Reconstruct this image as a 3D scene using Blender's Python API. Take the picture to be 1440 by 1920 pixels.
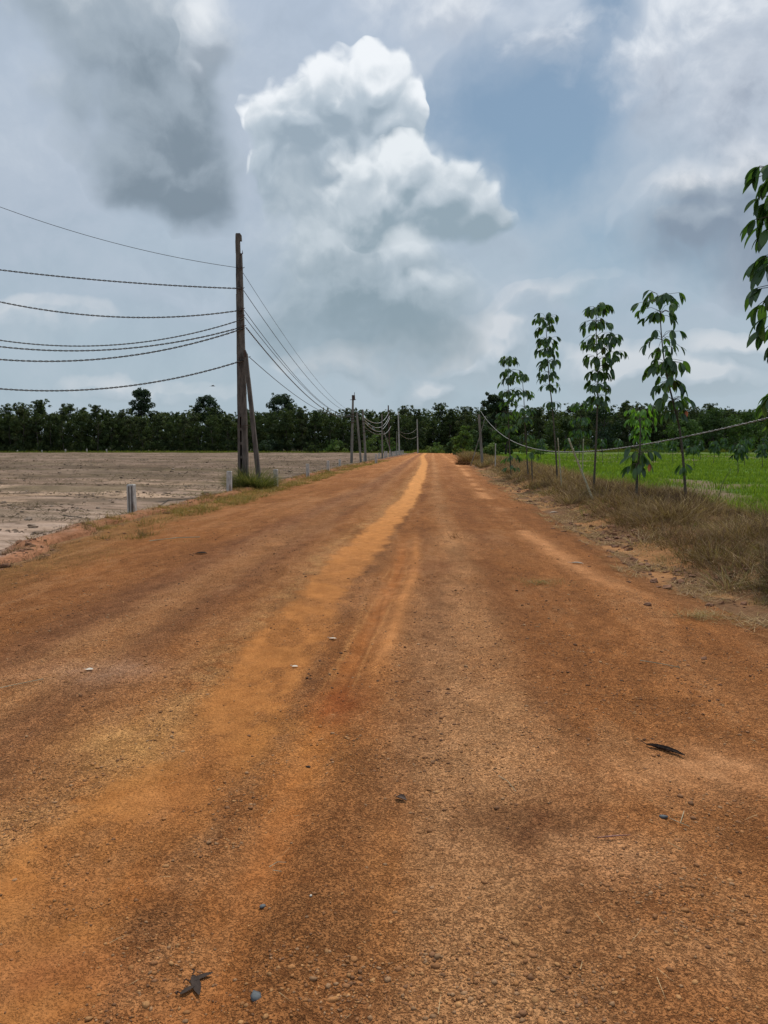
import bpy, math, random
import numpy as np
from mathutils import Vector, Matrix
R = math.radians
rng = np.random.default_rng(7)
random.seed(7)
for o in list(bpy.data.objects): bpy.data.objects.remove(o)
S = bpy.context.scene
COL = S.collection

# ---------------------------------------------------------------- camera
FPX = 1450.0                      # focal length in photo pixels (1440x1920)
HZ, VX, CAMH = 838.0, 810.0, 1.5  # horizon row, vanishing column of the road, eye height
PITCH = math.atan((960-HZ)/FPX)
YAW = math.atan((VX-720)/FPX*math.cos(PITCH))
cam_d = bpy.data.cameras.new('camera'); cam = bpy.data.objects.new('camera', cam_d); COL.objects.link(cam)
cam_d.sensor_fit = 'VERTICAL'; cam_d.sensor_height = 24; cam_d.lens = 24*FPX/1920
cam_d.clip_start = 0.05; cam_d.clip_end = 6000
cam.location = (0, 0, CAMH); cam.rotation_euler = (math.pi/2-PITCH, 0, YAW)
S.camera = cam
_f = np.array([-math.sin(YAW)*math.cos(PITCH), math.cos(YAW)*math.cos(PITCH), -math.sin(PITCH)])
_r = np.array([math.cos(YAW), math.sin(YAW), 0.0])
_u = np.cross(_r, _f)
def ray(px, py): return _f*FPX + _r*(px-720) + _u*(960-py)
def gnd(px, py, z=0.0):
    d = ray(px, py); t = (z-CAMH)/d[2]; return np.array([d[0]*t, d[1]*t, z])
def at(px, py, Y):
    d = ray(px, py); t = Y/d[1]; return np.array([d[0]*t, Y, CAMH+d[2]*t])
def azel(px, py):
    d = ray(px, py); d = d/np.linalg.norm(d); return math.atan2(d[0], d[1]), math.asin(d[2])

# ---------------------------------------------------------------- sun, sky, exposure
SUN_EL, SUN_AZ = 60.0, 14.0       # azimuth clockwise from the road direction (+Y)
S.view_settings.view_transform = 'Standard'; S.view_settings.look = 'None'
S.view_settings.exposure = 0.0; S.view_settings.gamma = 1.0; S.view_settings.use_curve_mapping = False
sd = bpy.data.lights.new('sun', 'SUN'); sd.energy = 3.3; sd.angle = R(1.5); sd.color = (1.0, 0.955, 0.88)
sun = bpy.data.objects.new('sun', sd); COL.objects.link(sun)
sdir = Vector((math.cos(R(SUN_EL))*math.sin(R(SUN_AZ)), math.cos(R(SUN_EL))*math.cos(R(SUN_AZ)), math.sin(R(SUN_EL))))
sun.rotation_euler = sdir.to_track_quat('Z', 'Y').to_euler(); sun.location = (0, 0, 60)

class NT:
    """tiny helper to write node graphs as expressions"""
    def __init__(s, tree): s.t = tree; s.n = tree.nodes; s.l = tree.links
    def node(s, kind, **kw):
        nd = s.n.new(kind)
        for k, v in kw.items(): setattr(nd, k, v)
        return nd
    def put(s, sock, v):
        if hasattr(v, 'is_output'): s.l.new(v, sock)
        elif v is not None:
            if isinstance(v, (int, float)) and sock.type == 'RGBA': v = (v, v, v, 1)
            if isinstance(v, tuple) and sock.type == 'RGBA' and len(v) == 3: v = (*v, 1)
            sock.default_value = v
    def m(s, op, a, b=None, c=None, clamp=False):
        nd = s.node('ShaderNodeMath', operation=op, use_clamp=clamp)
        s.put(nd.inputs[0], a); s.put(nd.inputs[1], b)
        if c is not None: s.put(nd.inputs[2], c)
        return nd.outputs[0]
    def v(s, op, a, b=None, scale=None):
        nd = s.node('ShaderNodeVectorMath', operation=op)
        s.put(nd.inputs[0], a)
        if b is not None: s.put(nd.inputs[1], b)
        if scale is not None: s.put(nd.inputs['Scale'], scale)
        return nd.outputs['Value'] if op in ('LENGTH', 'DOT_PRODUCT') else nd.outputs[0]
    def ss(s, x, a, b, lo=0.0, hi=1.0, kind='SMOOTHSTEP'):
        nd = s.node('ShaderNodeMapRange', interpolation_type=kind)
        s.put(nd.inputs[0], x); s.put(nd.inputs[1], a); s.put(nd.inputs[2], b); s.put(nd.inputs[3], lo); s.put(nd.inputs[4], hi)
        return nd.outputs[0]
    def noise(s, vec, scale, detail=4, rough=0.5, dist=0.0, color=False, lac=2.0):
        nd = s.node('ShaderNodeTexNoise'); s.put(nd.inputs['Vector'], vec)
        nd.inputs['Scale'].default_value = scale; nd.inputs['Detail'].default_value = detail
        nd.inputs['Roughness'].default_value = rough; nd.inputs['Distortion'].default_value = dist; nd.inputs['Lacunarity'].default_value = lac
        return nd.outputs['Color' if color else 'Fac']
    def vor(s, vec, scale, feat='F1', out='Distance', rnd=1.0):
        nd = s.node('ShaderNodeTexVoronoi', feature=feat); s.put(nd.inputs['Vector'], vec)
        nd.inputs['Scale'].default_value = scale; nd.inputs['Randomness'].default_value = rnd
        return nd.outputs[out]
    def mix(s, f, a, b, mode='MIX'):
        nd = s.node('ShaderNodeMix', data_type='RGBA', blend_type=mode)
        s.put(nd.inputs[0], f); s.put(nd.inputs[6], a); s.put(nd.inputs[7], b)
        return nd.outputs[2]
    def ramp(s, f, stops):
        nd = s.node('ShaderNodeValToRGB'); s.put(nd.inputs[0], f)
        e = nd.color_ramp.elements
        while len(e) < len(stops): e.new(0.5)
        for k, (p, c) in enumerate(stops): e[k].position = p; e[k].color = (*c, 1)
        return nd.outputs[0]

world = bpy.data.worlds.new("World"); S.world = world; world.use_nodes = True
world.cycles.sampling_method = 'MANUAL'; world.cycles.sample_map_resolution = 512
world.node_tree.nodes.clear()


w = NT(world.node_tree)
tc = w.node('ShaderNodeTexCoord'); Dn = w.v('NORMALIZE', tc.outputs['Generated'])
sep = w.node('ShaderNodeSeparateXYZ'); w.put(sep.inputs[0], Dn); Z = sep.outputs[2]
# one turbulent field shared by every cloud, read at the view direction and a step towards the light
warpv = w.v('SUBTRACT', w.noise(w.v('ADD', Dn, (2.3, 7.1, 4.4)), 6.0, 4, 0.55, color=True), (0.5, 0.5, 0.5))
def fields(D):
    n = w.noise(w.v('ADD', D, w.v('SCALE', warpv, scale=0.10)), 7.0, 8, 0.60)
    q = w.v('ADD', D, w.v('SCALE', warpv, scale=0.05))
    b = None
    for sc_, wt in ((11.0, 0.5), (25.0, 0.27), (57.0, 0.15)):
        x = w.m('MULTIPLY', w.m('ABSOLUTE', w.m('SUBTRACT', w.noise(q, sc_, 0), 0.5)), 4*wt)
        b = x if b is None else w.m('ADD', b, x)
    W = w.v('NORMALIZE', w.v('ADD', D, w.v('SCALE', warpv, scale=0.12)))
    sp = w.node('ShaderNodeSeparateXYZ'); w.put(sp.inputs[0], W)
    cb = w.node('ShaderNodeCombineXYZ')
    w.put(cb.inputs[0], w.m('ARCTAN2', sp.outputs[0], sp.outputs[1])); w.put(cb.inputs[1], w.m('ARCSINE', sp.outputs[2]))
    return n, b, cb.outputs[0]
Llit = Vector((-0.22, 0.1, 0.95)).normalized()
P0 = fields(Dn); P1 = fields(w.v('ADD', Dn, tuple(Llit*0.016)))
def dens(P, blobs, amp, bamp):
    n, b, ae = P; tot = None
    for (cx, cy, rx, ry, rot, wt) in blobs:
        a, e = azel(cx, cy); k = 1.0/FPX
        mp = w.node('ShaderNodeMapping', vector_type='TEXTURE'); w.put(mp.inputs[0], ae)
        mp.inputs[1].default_value = (a, e, 0); mp.inputs[2].default_value = (0, 0, R(rot)); mp.inputs[3].default_value = (rx*k, ry*k, 1)
        gr = w.node('ShaderNodeTexGradient', gradient_type='SPHERICAL'); w.put(gr.inputs[0], mp.outputs[0])
        x = w.m('MULTIPLY', gr.outputs['Fac'], wt)
        tot = x if tot is None else w.m('SMOOTH_MAX', tot, x, 0.12)
    f = w.m('ADD', tot, w.m('MULTIPLY', w.m('SUBTRACT', n, 0.5), amp))
    if bamp: f = w.m('ADD', f, w.m('MULTIPLY', w.m('SUBTRACT', b, 0.4), bamp))
    return w.m('SUBTRACT', f, w.m('MULTIPLY', w.ss(tot, 0.27, 0.13), 0.6))
def layer(blobs, amp, bamp):
    F = dens(P0, blobs, amp, bamp); return F, w.m('SUBTRACT', F, dens(P1, blobs, amp, bamp))
sky = w.node('ShaderNodeTexSky', sky_type='NISHITA'); sky.sun_disc = False
sky.sun_elevation = R(SUN_EL); sky.sun_rotation = R(SUN_AZ); sky.air_density = 1.2; sky.dust_density = 1.0; sky.ozone_density = 0.3
bgS = w.node('ShaderNodeBackground'); w.put(bgS.inputs[0], w.mix(1.0, sky.outputs[0], (0.82, 1.0, 1.05), 'MULTIPLY')); bgS.inputs[1].default_value = 0.064
lowh = w.ss(Z, 0.0, 0.55)
veil_c = w.mix(lowh, (0.350, 0.435, 0.500), (0.410, 0.480, 0.585))
veil_c = w.mix(w.m('MULTIPLY', w.ss(P0[0], 0.42, 0.70), 0.40), veil_c, (0.45, 0.51, 0.58))
veil_c = w.mix(w.m('MULTIPLY', w.ss(P0[0], 0.50, 0.34), 0.25), veil_c, (0.28, 0.34, 0.41))
FV = dens(P0, [(1000, 225, 300, 240, 20, 1.0), (1125, 20, 110, 130, 0, 0.8), (890, 310, 160, 200, 0, 0.7), (1150, 500, 380, 200, 0, 0.45)], 1.2, 0)
aV = w.m('SUBTRACT', 0.95, w.m('MULTIPLY', w.ss(FV, 0.05, 0.80), 0.82))
def over(col, FL, lo, hi, shade, body, glow, l0, l1, op, edge, top, bot, kv):
    F, lit = FL
    a = w.m('MULTIPLY', w.ss(F, lo, hi), op)
    thick = w.ss(F, lo, hi+0.5)
    s = w.m('SUBTRACT', w.m('ADD', w.ss(lit, l0, l1, kind='LINEAR'), edge), w.m('MULTIPLY', thick, edge*2.2))
    z0, z1 = math.sin(azel(720, bot)[1]), math.sin(azel(720, top)[1])
    s = w.m('ADD', s, w.ss(w.m('ADD', Z, w.m('MULTIPLY', w.m('SUBTRACT', P0[0], 0.5), 0.16)), z0, z1, -kv, kv, kind='LINEAR'))
    c = w.mix(w.ss(s, -0.1, 0.5), shade, body)
    c = w.mix(w.ss(s, 0.4, 1.15), c, glow)
    return w.mix(a, col, c), a
tot_a = aV; col = veil_c
# brighter haze patches low left and centre, behind everything
LAYERS = [
 ([(60, 330, 330, 300, 0, 1.0), (480, 300, 200, 330, 0, 1.0), (1180, 560, 420, 120, 8, 0.8), (330, 560, 420, 120, 0, 0.7)],
  1.0, 0.0, 0.05, 0.9, (0.34, 0.41, 0.49), (0.40, 0.46, 0.545), (0.49, 0.545, 0.62), -0.2, 0.25, 0.75, 0.0, 100, 700, 0.2),
 ([(935, 640, 95, 70, 0, 1.0), (795, 715, 90, 56, 0, 0.9), (1190, 690, 170, 80, 0, 1.0), (1330, 700, 140, 60, 0, 0.8), (1390, 640, 140, 50, 0, 0.7), (1030, 560, 200, 50, 14, 0.6), (640, 690, 200, 60, 0, 0.55), (80, 600, 230, 80, 0, 0.5), (860, 670, 330, 80, 0, 0.6), (300, 720, 360, 60, 0, 0.45)],
  0.75, 0.25, 0.08, 0.62, (0.33, 0.40, 0.46), (0.44, 0.50, 0.56), (0.62, 0.64, 0.67), -0.10, 0.24, 0.75, 0.1, 620, 760, 0.15),
 ([(1000, 60, 230, 150, -20, 0.9), (1245, 130, 230, 260, 10, 1.0), (1400, 120, 260, 370, 0, 1.1), (1440, 300, 170, 280, 0, 1.1), (830, -5, 300, 150, 0, 0.8), (700, -50, 250, 130, 0, 0.7), (1560, 420, 260, 240, 0, 1.1)],
  1.0, 0.18, 0.26, 0.95, (0.31, 0.355, 0.43), (0.46, 0.51, 0.585), (0.74, 0.77, 0.81), -0.20, 0.27, 0.97, 0.14, 0, 420, 0.28),
 ([(1290, 370, 100, 90, 0, 1.0), (1380, 360, 120, 110, 0, 1.0), (1300, 440, 200, 120, 0, 1.1), (1480, 440, 220, 150, 0, 1.1)],
  0.8, 0.25, 0.15, 0.95, (0.20, 0.25, 0.32), (0.30, 0.355, 0.42), (0.68, 0.70, 0.73), -0.20, 0.36, 0.93, 0.25, 310, 440, 0.34),
 ([(700, 165, 112, 118, 10, 1.05), (622, 195, 118, 118, -15, 1.05), (575, 255, 130, 125, 0, 1.1), (560, 330, 130, 130, 0, 1.0), (738, 225, 100, 130, 0, 1.0), (650, 320, 165, 150, 0, 1.0), (620, 420, 180, 170, 0, 0.9)],
  0.62, 0.36, 0.22, 0.38, (0.28, 0.35, 0.415), (0.42, 0.49, 0.555), (0.80, 0.83, 0.86), -0.20, 0.32, 0.97, 0.20, 80, 370, 0.44),
 ([(650, 560, 280, 200, 0, 1.0), (750, 590, 230, 130, 0, 1.1), (600, 470, 210, 190, 0, 0.9), (780, 520, 130, 100, 0, 1.0)],
  0.7, 0.25, 0.12, 0.8, (0.225, 0.295, 0.345), (0.335, 0.405, 0.46), (0.52, 0.58, 0.63), -0.16, 0.34, 0.95, 0.12, 430, 640, 0.40),
 ([(770, 345, 125, 115, 0, 1.05), (835, 385, 140, 115, -10, 1.05), (720, 395, 180, 110, 0, 1.0), (890, 405, 95, 85, 0, 1.0), (680, 330, 90, 80, 0, 0.8)],
  0.5, 0.34, 0.20, 0.44, (0.255, 0.33, 0.385), (0.44, 0.505, 0.56), (0.74, 0.78, 0.81), -0.22, 0.34, 0.95, 0.14, 290, 500, 0.50),
 ([(770, 500, 95, 90, 0, 1.0), (810, 560, 100, 80, 0, 0.9)],
  0.6, 0.30, 0.22, 0.85, (0.26, 0.33, 0.38), (0.42, 0.485, 0.54), (0.62, 0.67, 0.71), -0.22, 0.34, 0.80, 0.12, 440, 620, 0.45),
 ([(270, 60, 290, 200, -15, 1.0), (320, 210, 185, 190, -30, 1.1), (350, 325, 150, 125, 0, 1.2), (265, 300, 150, 120, 0, 1.0), (390, 120, 95, 180, 0, 1.0), (110, 0, 260, 120, 0, 0.8), (150, 170, 120, 150, 0, 0.6)],
  0.9, 0.15, 0.20, 0.72, (0.185, 0.235, 0.285), (0.31, 0.37, 0.43), (0.64, 0.68, 0.72), -0.20, 0.44, 0.97, 0.22, 0, 400, 0.28),
 ([(412, 45, 62, 100, 5, 1.0), (400, 110, 60, 70, 0, 0.8)],
  0.7, 0.20, 0.14, 0.90, (0.30, 0.35, 0.41), (0.50, 0.55, 0.61), (0.74, 0.77, 0.80), -0.24, 0.34, 0.85, 0.15, -40, 160, 0.40)]
for (bl, amp, bamp, lo, hi, c0, c1, c2, l0, l1, op, edge, top, bot, kv) in LAYERS:
    col, a = over(col, layer(bl, amp, bamp), lo, hi, c0, c1, c2, l0, l1, op, edge, top, bot, kv); tot_a = w.m('MAXIMUM', tot_a, a)
bgC = w.node('ShaderNodeBackground'); w.put(bgC.inputs[0], col); bgC.inputs[1].default_value = 1.15
mx = w.node('ShaderNodeMixShader'); w.put(mx.inputs[0], tot_a); w.put(mx.inputs[1], bgS.outputs[0]); w.put(mx.inputs[2], bgC.outputs[0])
wo = w.node('ShaderNodeOutputWorld'); w.put(wo.inputs[0], mx.outputs[0])
#@@BODY

# ================================================================ helpers
def P3(a): return np.asarray(a, float)
def hash2(ix, iy, seed):
    h = (ix.astype(np.int64)*374761393 + iy.astype(np.int64)*668265263 + seed*2147483647) & 0xffffffff
    h = ((h ^ (h >> 13))*1274126177) & 0xffffffff
    return ((h ^ (h >> 16)) & 0xffff)/65535.0
def vnoise(x, y, seed=0):
    ix, iy = np.floor(x), np.floor(y); fx, fy = x-ix, y-iy
    fx = fx*fx*(3-2*fx); fy = fy*fy*(3-2*fy)
    a, b = hash2(ix, iy, seed), hash2(ix+1, iy, seed); c, d = hash2(ix, iy+1, seed), hash2(ix+1, iy+1, seed)
    return (a*(1-fx)+b*fx)*(1-fy)+(c*(1-fx)+d*fx)*fy
def fbm(x, y, seed=0, o=4, g=0.5):
    t, a, n = 0, 1.0, 0
    for k in range(o):
        t = t + a*vnoise(x*2**k, y*2**k, seed+k*17); n += a; a *= g
    return t/n
def sstep(a, b, x):
    t = np.clip((x-a)/(b-a), 0, 1); return t*t*(3-2*t)

def mesh_np(name, verts, faces_list, smooth=False, colors=None, extra=None):
    """verts Nx3; faces_list: list of int arrays (M x k)"""
    me = bpy.data.meshes.new(name)
    verts = np.asarray(verts, np.float32)
    me.vertices.add(len(verts)); me.vertices.foreach_set('co', verts.ravel())
    loops = np.concatenate([f.ravel() for f in faces_list]).astype(np.int32)
    tot = np.concatenate([np.full(len(f), f.shape[1], np.int32) for f in faces_list])
    st = np.concatenate([[0], np.cumsum(tot)[:-1]]).astype(np.int32)
    me.loops.add(len(loops)); me.loops.foreach_set('vertex_index', loops)
    me.polygons.add(len(tot)); me.polygons.foreach_set('loop_start', st)
    me.polygons.foreach_set('use_smooth', np.full(len(tot), smooth))
    if colors is not None:
        at_ = me.color_attributes.new('Col', 'FLOAT_COLOR', 'POINT')
        c = np.ones((len(verts), 4), np.float32); c[:, :3] = colors; at_.data.foreach_set('color', c.ravel())
    if extra is not None:
        for k, vv in extra.items():
            a_ = me.attributes.new(k, 'FLOAT', 'POINT'); a_.data.foreach_set('value', np.asarray(vv, np.float32))
    me.update(calc_edges=True)
    return me
def link(name, me, mat=None, parent=None, loc=None, rot=None):
    o = bpy.data.objects.new(name, me); COL.objects.link(o)
    if mat is not None and me is not None and len(me.materials) == 0: me.materials.append(mat)
    if parent is not None: o.parent = parent
    if loc is not None: o.location = [float(v) for v in loc]
    if rot is not None: o.rotation_euler = rot
    return o
def tag(o, label=None, cat=None, group=None, kind=None):
    if label: o['label'] = label
    if cat: o['category'] = cat
    if group: o['group'] = group
    if kind: o['kind'] = kind
    return o
def empty(name, loc, label, cat, group=None, rz=0.0):
    o = link(name, None, loc=loc, rot=(0, 0, rz)); o.empty_display_size = 0.3
    return tag(o, label, cat, group)

class MB:
    def __init__(s): s.v = []; s.f = {}; s.n = 0; s.c = []
    def add(s, v, fs, col=None):
        v = np.asarray(v, float); s.v.append(v)
        for f in fs:
            f = np.asarray(f, int)
            s.f.setdefault(f.shape[1], []).append(f+s.n)
        s.c.append(np.tile(np.asarray(col if col is not None else (1, 1, 1), float), (len(v), 1)) if col is None or np.ndim(col) == 1 else col)
        s.n += len(v)
    def mesh(s, name, smooth=False):
        return mesh_np(name, np.concatenate(s.v), [np.concatenate(a) for a in s.f.values()], smooth, np.concatenate(s.c))
    def tube(s, pts, rad, n=6, cap=True, col=None):
        pts = np.asarray(pts, float); m = len(pts); rad = np.broadcast_to(rad, (m,))
        tan = np.gradient(pts, axis=0); tan /= np.linalg.norm(tan, axis=1)[:, None]+1e-12
        ref = np.array([0, 0, 1.0]) if abs(tan[:, 2]).mean() < 0.8 else np.array([1.0, 0, 0])
        a = np.cross(tan, ref); a /= np.linalg.norm(a, axis=1)[:, None]+1e-12; b = np.cross(tan, a)
        th = np.arange(n)*2*math.pi/n
        V = pts[:, None, :]+rad[:, None, None]*(np.cos(th)[None, :, None]*a[:, None, :]+np.sin(th)[None, :, None]*b[:, None, :])
        i = np.arange(m-1)[:, None]*n; j = np.arange(n)[None, :]; k = (j+1) % n
        q = np.stack([i+j, i+k, i+n+k, i+n+j], -1).reshape(-1, 4)
        fs = [q]
        if cap: fs.append(np.arange(n)[None, ::-1]); fs.append((m-1)*n+np.arange(n)[None, :])
        s.add(V.reshape(-1, 3), fs, col)
    def frustum(s, c0, c1, h0, h1, jit=0.0, col=None):
        """box between centre c0 with half sizes h0 and centre c1 with half sizes h1 (z levels differ)"""
        v = []
        for c, h in ((c0, h0), (c1, h1)):
            for sx, sy in ((-1, -1), (1, -1), (1, 1), (-1, 1)):
                v.append((c[0]+sx*h[0]+random.uniform(-jit, jit), c[1]+sy*h[1]+random.uniform(-jit, jit), c[2]))
        s.add(v, [np.array([(3, 2, 1, 0), (4, 5, 6, 7), (0, 1, 5, 4), (1, 2, 6, 5), (2, 3, 7, 6), (3, 0, 4, 7)])], col)

# ================================================================ materials
def new_mat(name):
    m = bpy.data.materials.new(name); m.use_nodes = True; m.node_tree.nodes.clear(); return m, NT(m.node_tree)
def finish(t, sh): o = t.node('ShaderNodeOutputMaterial'); t.put(o.inputs[0], sh)
def princ(t, col, rough=0.9, normal=None, spec=0.3, metal=0.0):
    p = t.node('ShaderNodeBsdfPrincipled'); t.put(p.inputs['Base Color'], col); t.put(p.inputs['Roughness'], rough)
    t.put(p.inputs['Specular IOR Level'], spec); t.put(p.inputs['Metallic'], metal)
    if normal is not None: t.put(p.inputs['Normal'], normal)
    return p.outputs[0]
def bump(t, h, dist, strength=1.0, normal=None):
    b = t.node('ShaderNodeBump'); t.put(b.inputs['Height'], h); t.put(b.inputs['Distance'], dist); t.put(b.inputs['Strength'], strength)
    if normal is not None: t.put(b.inputs['Normal'], normal)
    return b.outputs[0]
def attr(t, name, out='Color'):
    a = t.node('ShaderNodeAttribute'); a.attribute_name = name; return a.outputs[out]
def obj_co(t): return t.node('ShaderNodeTexCoord').outputs['Object']

def leaf_mat(name, tint=(1, 1, 1), trans=0.35, gloss=0.12, rough=0.45):
    m, t = new_mat(name)
    c = t.mix(1.0, attr(t, 'Col'), tint, 'MULTIPLY')
    d = t.node('ShaderNodeBsdfDiffuse'); t.put(d.inputs[0], c)
    tr = t.node('ShaderNodeBsdfTranslucent'); t.put(tr.inputs[0], t.mix(1.0, c, (1.25, 1.35, 0.55), 'MULTIPLY'))
    a = t.node('ShaderNodeMixShader'); t.put(a.inputs[0], trans); t.put(a.inputs[1], d.outputs[0]); t.put(a.inputs[2], tr.outputs[0])
    out = a.outputs[0]
    if gloss:
        g = t.node('ShaderNodeBsdfGlossy'); t.put(g.inputs[0], (0.8, 0.85, 0.9)); t.put(g.inputs[1], rough)
        b = t.node('ShaderNodeMixShader'); t.put(b.inputs[0], gloss*0.4); t.put(b.inputs[1], out); t.put(b.inputs[2], g.outputs[0]); out = b.outputs[0]
    finish(t, out); return m

def soil_mat(name, pebble):
    """earth whose large scale colour comes with the mesh; grain, stones and pits are added here"""
    m, t = new_mat(name)
    co = obj_co(t); base = attr(t, 'Col'); grit = attr(t, 'grit', 'Fac')
    flat = t.v('MULTIPLY', co, (1, 1, 0.6))
    wv = t.v('ADD', flat, t.v('SCALE', t.noise(flat, 26, 2, 0.5, color=True), scale=0.02))
    n1 = t.noise(flat, 1.7, 5, 0.62); n2 = t.noise(flat, 9.0, 5, 0.68); n3 = t.noise(wv, 105.0, 3, 0.70); n4 = t.noise(flat, 190.0, 2, 0.6)
    c = t.mix(t.ss(n2, 0.36, 0.66, 0.0, 0.5), base, t.mix(1.0, base, (0.72, 0.64, 0.55), 'MULTIPLY'))
    c = t.mix(t.m('MULTIPLY', t.ss(n1, 0.50, 0.72), 0.35), c, t.mix(1.0, c, (1.30, 1.35, 1.5), 'MULTIPLY'))
    def peb(scale, lo):
        vd = t.node('ShaderNodeTexVoronoi'); t.put(vd.inputs['Vector'], wv); vd.inputs['Scale'].default_value = scale
        k = t.node('ShaderNodeSeparateColor'); t.put(k.inputs[0], vd.outputs['Color'])
        on = t.ss(k.outputs[0], lo, lo+0.08)
        return on, vd.outputs['Distance'], k
    on1, d1, k1 = peb(pebble, 0.58); on2, d2, k2 = peb(pebble*2.3, 0.45)
    q1 = t.m('MULTIPLY', t.m('MULTIPLY', on1, t.ss(d1, 0.46, 0.36)), grit); q2 = t.m('MULTIPLY', t.m('MULTIPLY', on2, t.ss(d2, 0.48, 0.36)), t.m('MULTIPLY_ADD', grit, 0.9, 0.1))
    rim = t.m('MULTIPLY', t.m('MULTIPLY', on1, t.m('MULTIPLY', t.ss(d1, 0.34, 0.46), t.ss(d1, 0.62, 0.48))), grit)
    c = t.mix(t.m('MULTIPLY', q2, 0.7), c, t.mix(1.0, c, t.mix(k2.outputs[1], (0.42, 0.38, 0.38), (1.35, 1.35, 1.35)), 'MULTIPLY'))
    c = t.mix(t.m('MULTIPLY', q1, 0.75), c, t.mix(1.0, c, t.mix(k1.outputs[1], (0.50, 0.48, 0.50), (1.55, 1.6, 1.6)), 'MULTIPLY'))
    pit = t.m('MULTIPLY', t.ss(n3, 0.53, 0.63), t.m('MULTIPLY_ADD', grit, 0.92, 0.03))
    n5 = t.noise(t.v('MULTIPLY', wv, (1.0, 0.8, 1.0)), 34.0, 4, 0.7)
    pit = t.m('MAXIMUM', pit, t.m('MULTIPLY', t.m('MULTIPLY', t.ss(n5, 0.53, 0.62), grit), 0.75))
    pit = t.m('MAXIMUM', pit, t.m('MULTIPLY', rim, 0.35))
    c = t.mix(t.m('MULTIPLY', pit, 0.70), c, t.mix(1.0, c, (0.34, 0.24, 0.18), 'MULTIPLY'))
    lt = t.m('MULTIPLY', t.ss(n3, 0.44, 0.32), 0.42)
    c = t.mix(lt, c, t.mix(1.0, c, (1.45, 1.5, 1.55), 'MULTIPLY'))
    h = t.m('ADD', t.m('MULTIPLY', q1, t.m('SUBTRACT', 1.1, d1)), t.m('MULTIPLY', q2, t.m('SUBTRACT', 0.7, d2)))
    h = t.m('SUBTRACT', h, t.m('MULTIPLY', pit, 0.75))
    h = t.m('ADD', h, t.m('MULTIPLY', n4, t.m('MULTIPLY_ADD', grit, 0.40, 0.06))); h = t.m('ADD', h, t.m('MULTIPLY', t.m('SUBTRACT', 1.0, n3), t.m('MULTIPLY_ADD', grit, 0.7, 0.2)))
    nrm = bump(t, h, 0.018, 1.0)
    finish(t, princ(t, c, 0.95, nrm, 0.10)); return m
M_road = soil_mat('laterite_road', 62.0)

def field_mat():
    m, t = new_mat('ploughed_soil')
    co = obj_co(t); base = attr(t, 'Col')
    st = t.v('MULTIPLY', co, (0.35, 1.0, 1.0))
    n1 = t.noise(st, 2.2, 6, 0.68); n2 = t.noise(co, 9, 5, 0.7); n3 = t.noise(co, 42, 4, 0.7); ns = t.noise(t.v('MULTIPLY', co, (0.12, 1.0, 1.0)), 1.1, 5, 0.65)
    c = t.mix(t.ss(ns, 0.42, 0.62, 0, 0.55), base, t.mix(1.0, base, (0.62, 0.58, 0.50), 'MULTIPLY'))
    c = t.mix(t.ss(n1, 0.50, 0.68, 0, 0.50), c, t.mix(1.0, c, (0.52, 0.48, 0.42), 'MULTIPLY'))
    c = t.mix(t.ss(n2, 0.54, 0.66, 0, 0.55), c, t.mix(1.0, c, (0.45, 0.42, 0.36), 'MULTIPLY'))
    c = t.mix(t.ss(n2, 0.46, 0.34, 0, 0.35), c, t.mix(1.0, c, (1.3, 1.3, 1.3), 'MULTIPLY'))
    h = t.m('ADD', t.m('MULTIPLY', n2, 1.2), t.m('MULTIPLY', n3, 0.35)); h = t.m('ADD', h, t.m('MULTIPLY', n1, 1.4))
    finish(t, princ(t, c, 0.96, bump(t, h, 0.05, 0.9), 0.1)); return m
M_field = field_mat()
def turf_mat():
    m, t = new_mat('grassy_soil')
    co = obj_co(t); base = attr(t, 'Col')
    n1 = t.noise(co, 1.3, 6, 0.65); n2 = t.noise(co, 12, 5, 0.7)
    c = t.mix(t.ss(n1, 0.40, 0.66, 0, 0.6), base, t.mix(1.0, base, (0.60, 0.62, 0.50), 'MULTIPLY'))
    c = t.mix(t.ss(n2, 0.46, 0.66, 0, 0.6), c, t.mix(1.0, c, (0.45, 0.45, 0.40), 'MULTIPLY'))
    finish(t, princ(t, c, 0.95, bump(t, n2, 0.06, 0.8), 0.1)); return m
M_turf = turf_mat()
M_grass = leaf_mat('grass_blades', trans=0.42, gloss=0.0)
M_straw = leaf_mat('dry_straw', trans=0.22, gloss=0.0)
M_leaf = leaf_mat('rubber_leaf', trans=0.42, gloss=0.09, rough=0.35)
M_forest = leaf_mat('forest_foliage', trans=0.28, gloss=0.03, rough=0.6)
def solid(name, c0, c1, scale, rough=0.85, bd=0.004, stretch=(1, 1, 1), spots=None, spec=0.25):
    m, t = new_mat(name); co = t.v('MULTIPLY', obj_co(t), stretch)
    n = t.noise(co, scale, 6, 0.68); n2 = t.noise(co, scale*6, 3, 0.65)
    c = t.mix(t.ss(n, 0.33, 0.67), c0, c1)
    c = t.mix(t.ss(n2, 0.5, 0.72, 0, 0.5), c, t.mix(1.0, c, (0.5, 0.48, 0.45), 'MULTIPLY'))
    if spots: c = t.mix(t.ss(t.noise(co, scale*0.5, 4, 0.6), 0.52, 0.68, 0, 0.8), c, spots)
    finish(t, princ(t, c, rough, bump(t, t.m('ADD', n, n2), bd, 0.8), spec)); return m
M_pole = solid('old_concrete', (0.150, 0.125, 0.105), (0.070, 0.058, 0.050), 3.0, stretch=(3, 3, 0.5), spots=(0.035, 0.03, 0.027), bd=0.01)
M_pole_far = solid('grey_concrete', (0.24, 0.22, 0.19), (0.13, 0.12, 0.10), 3.0, stretch=(3, 3, 0.4), bd=0.006)
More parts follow.
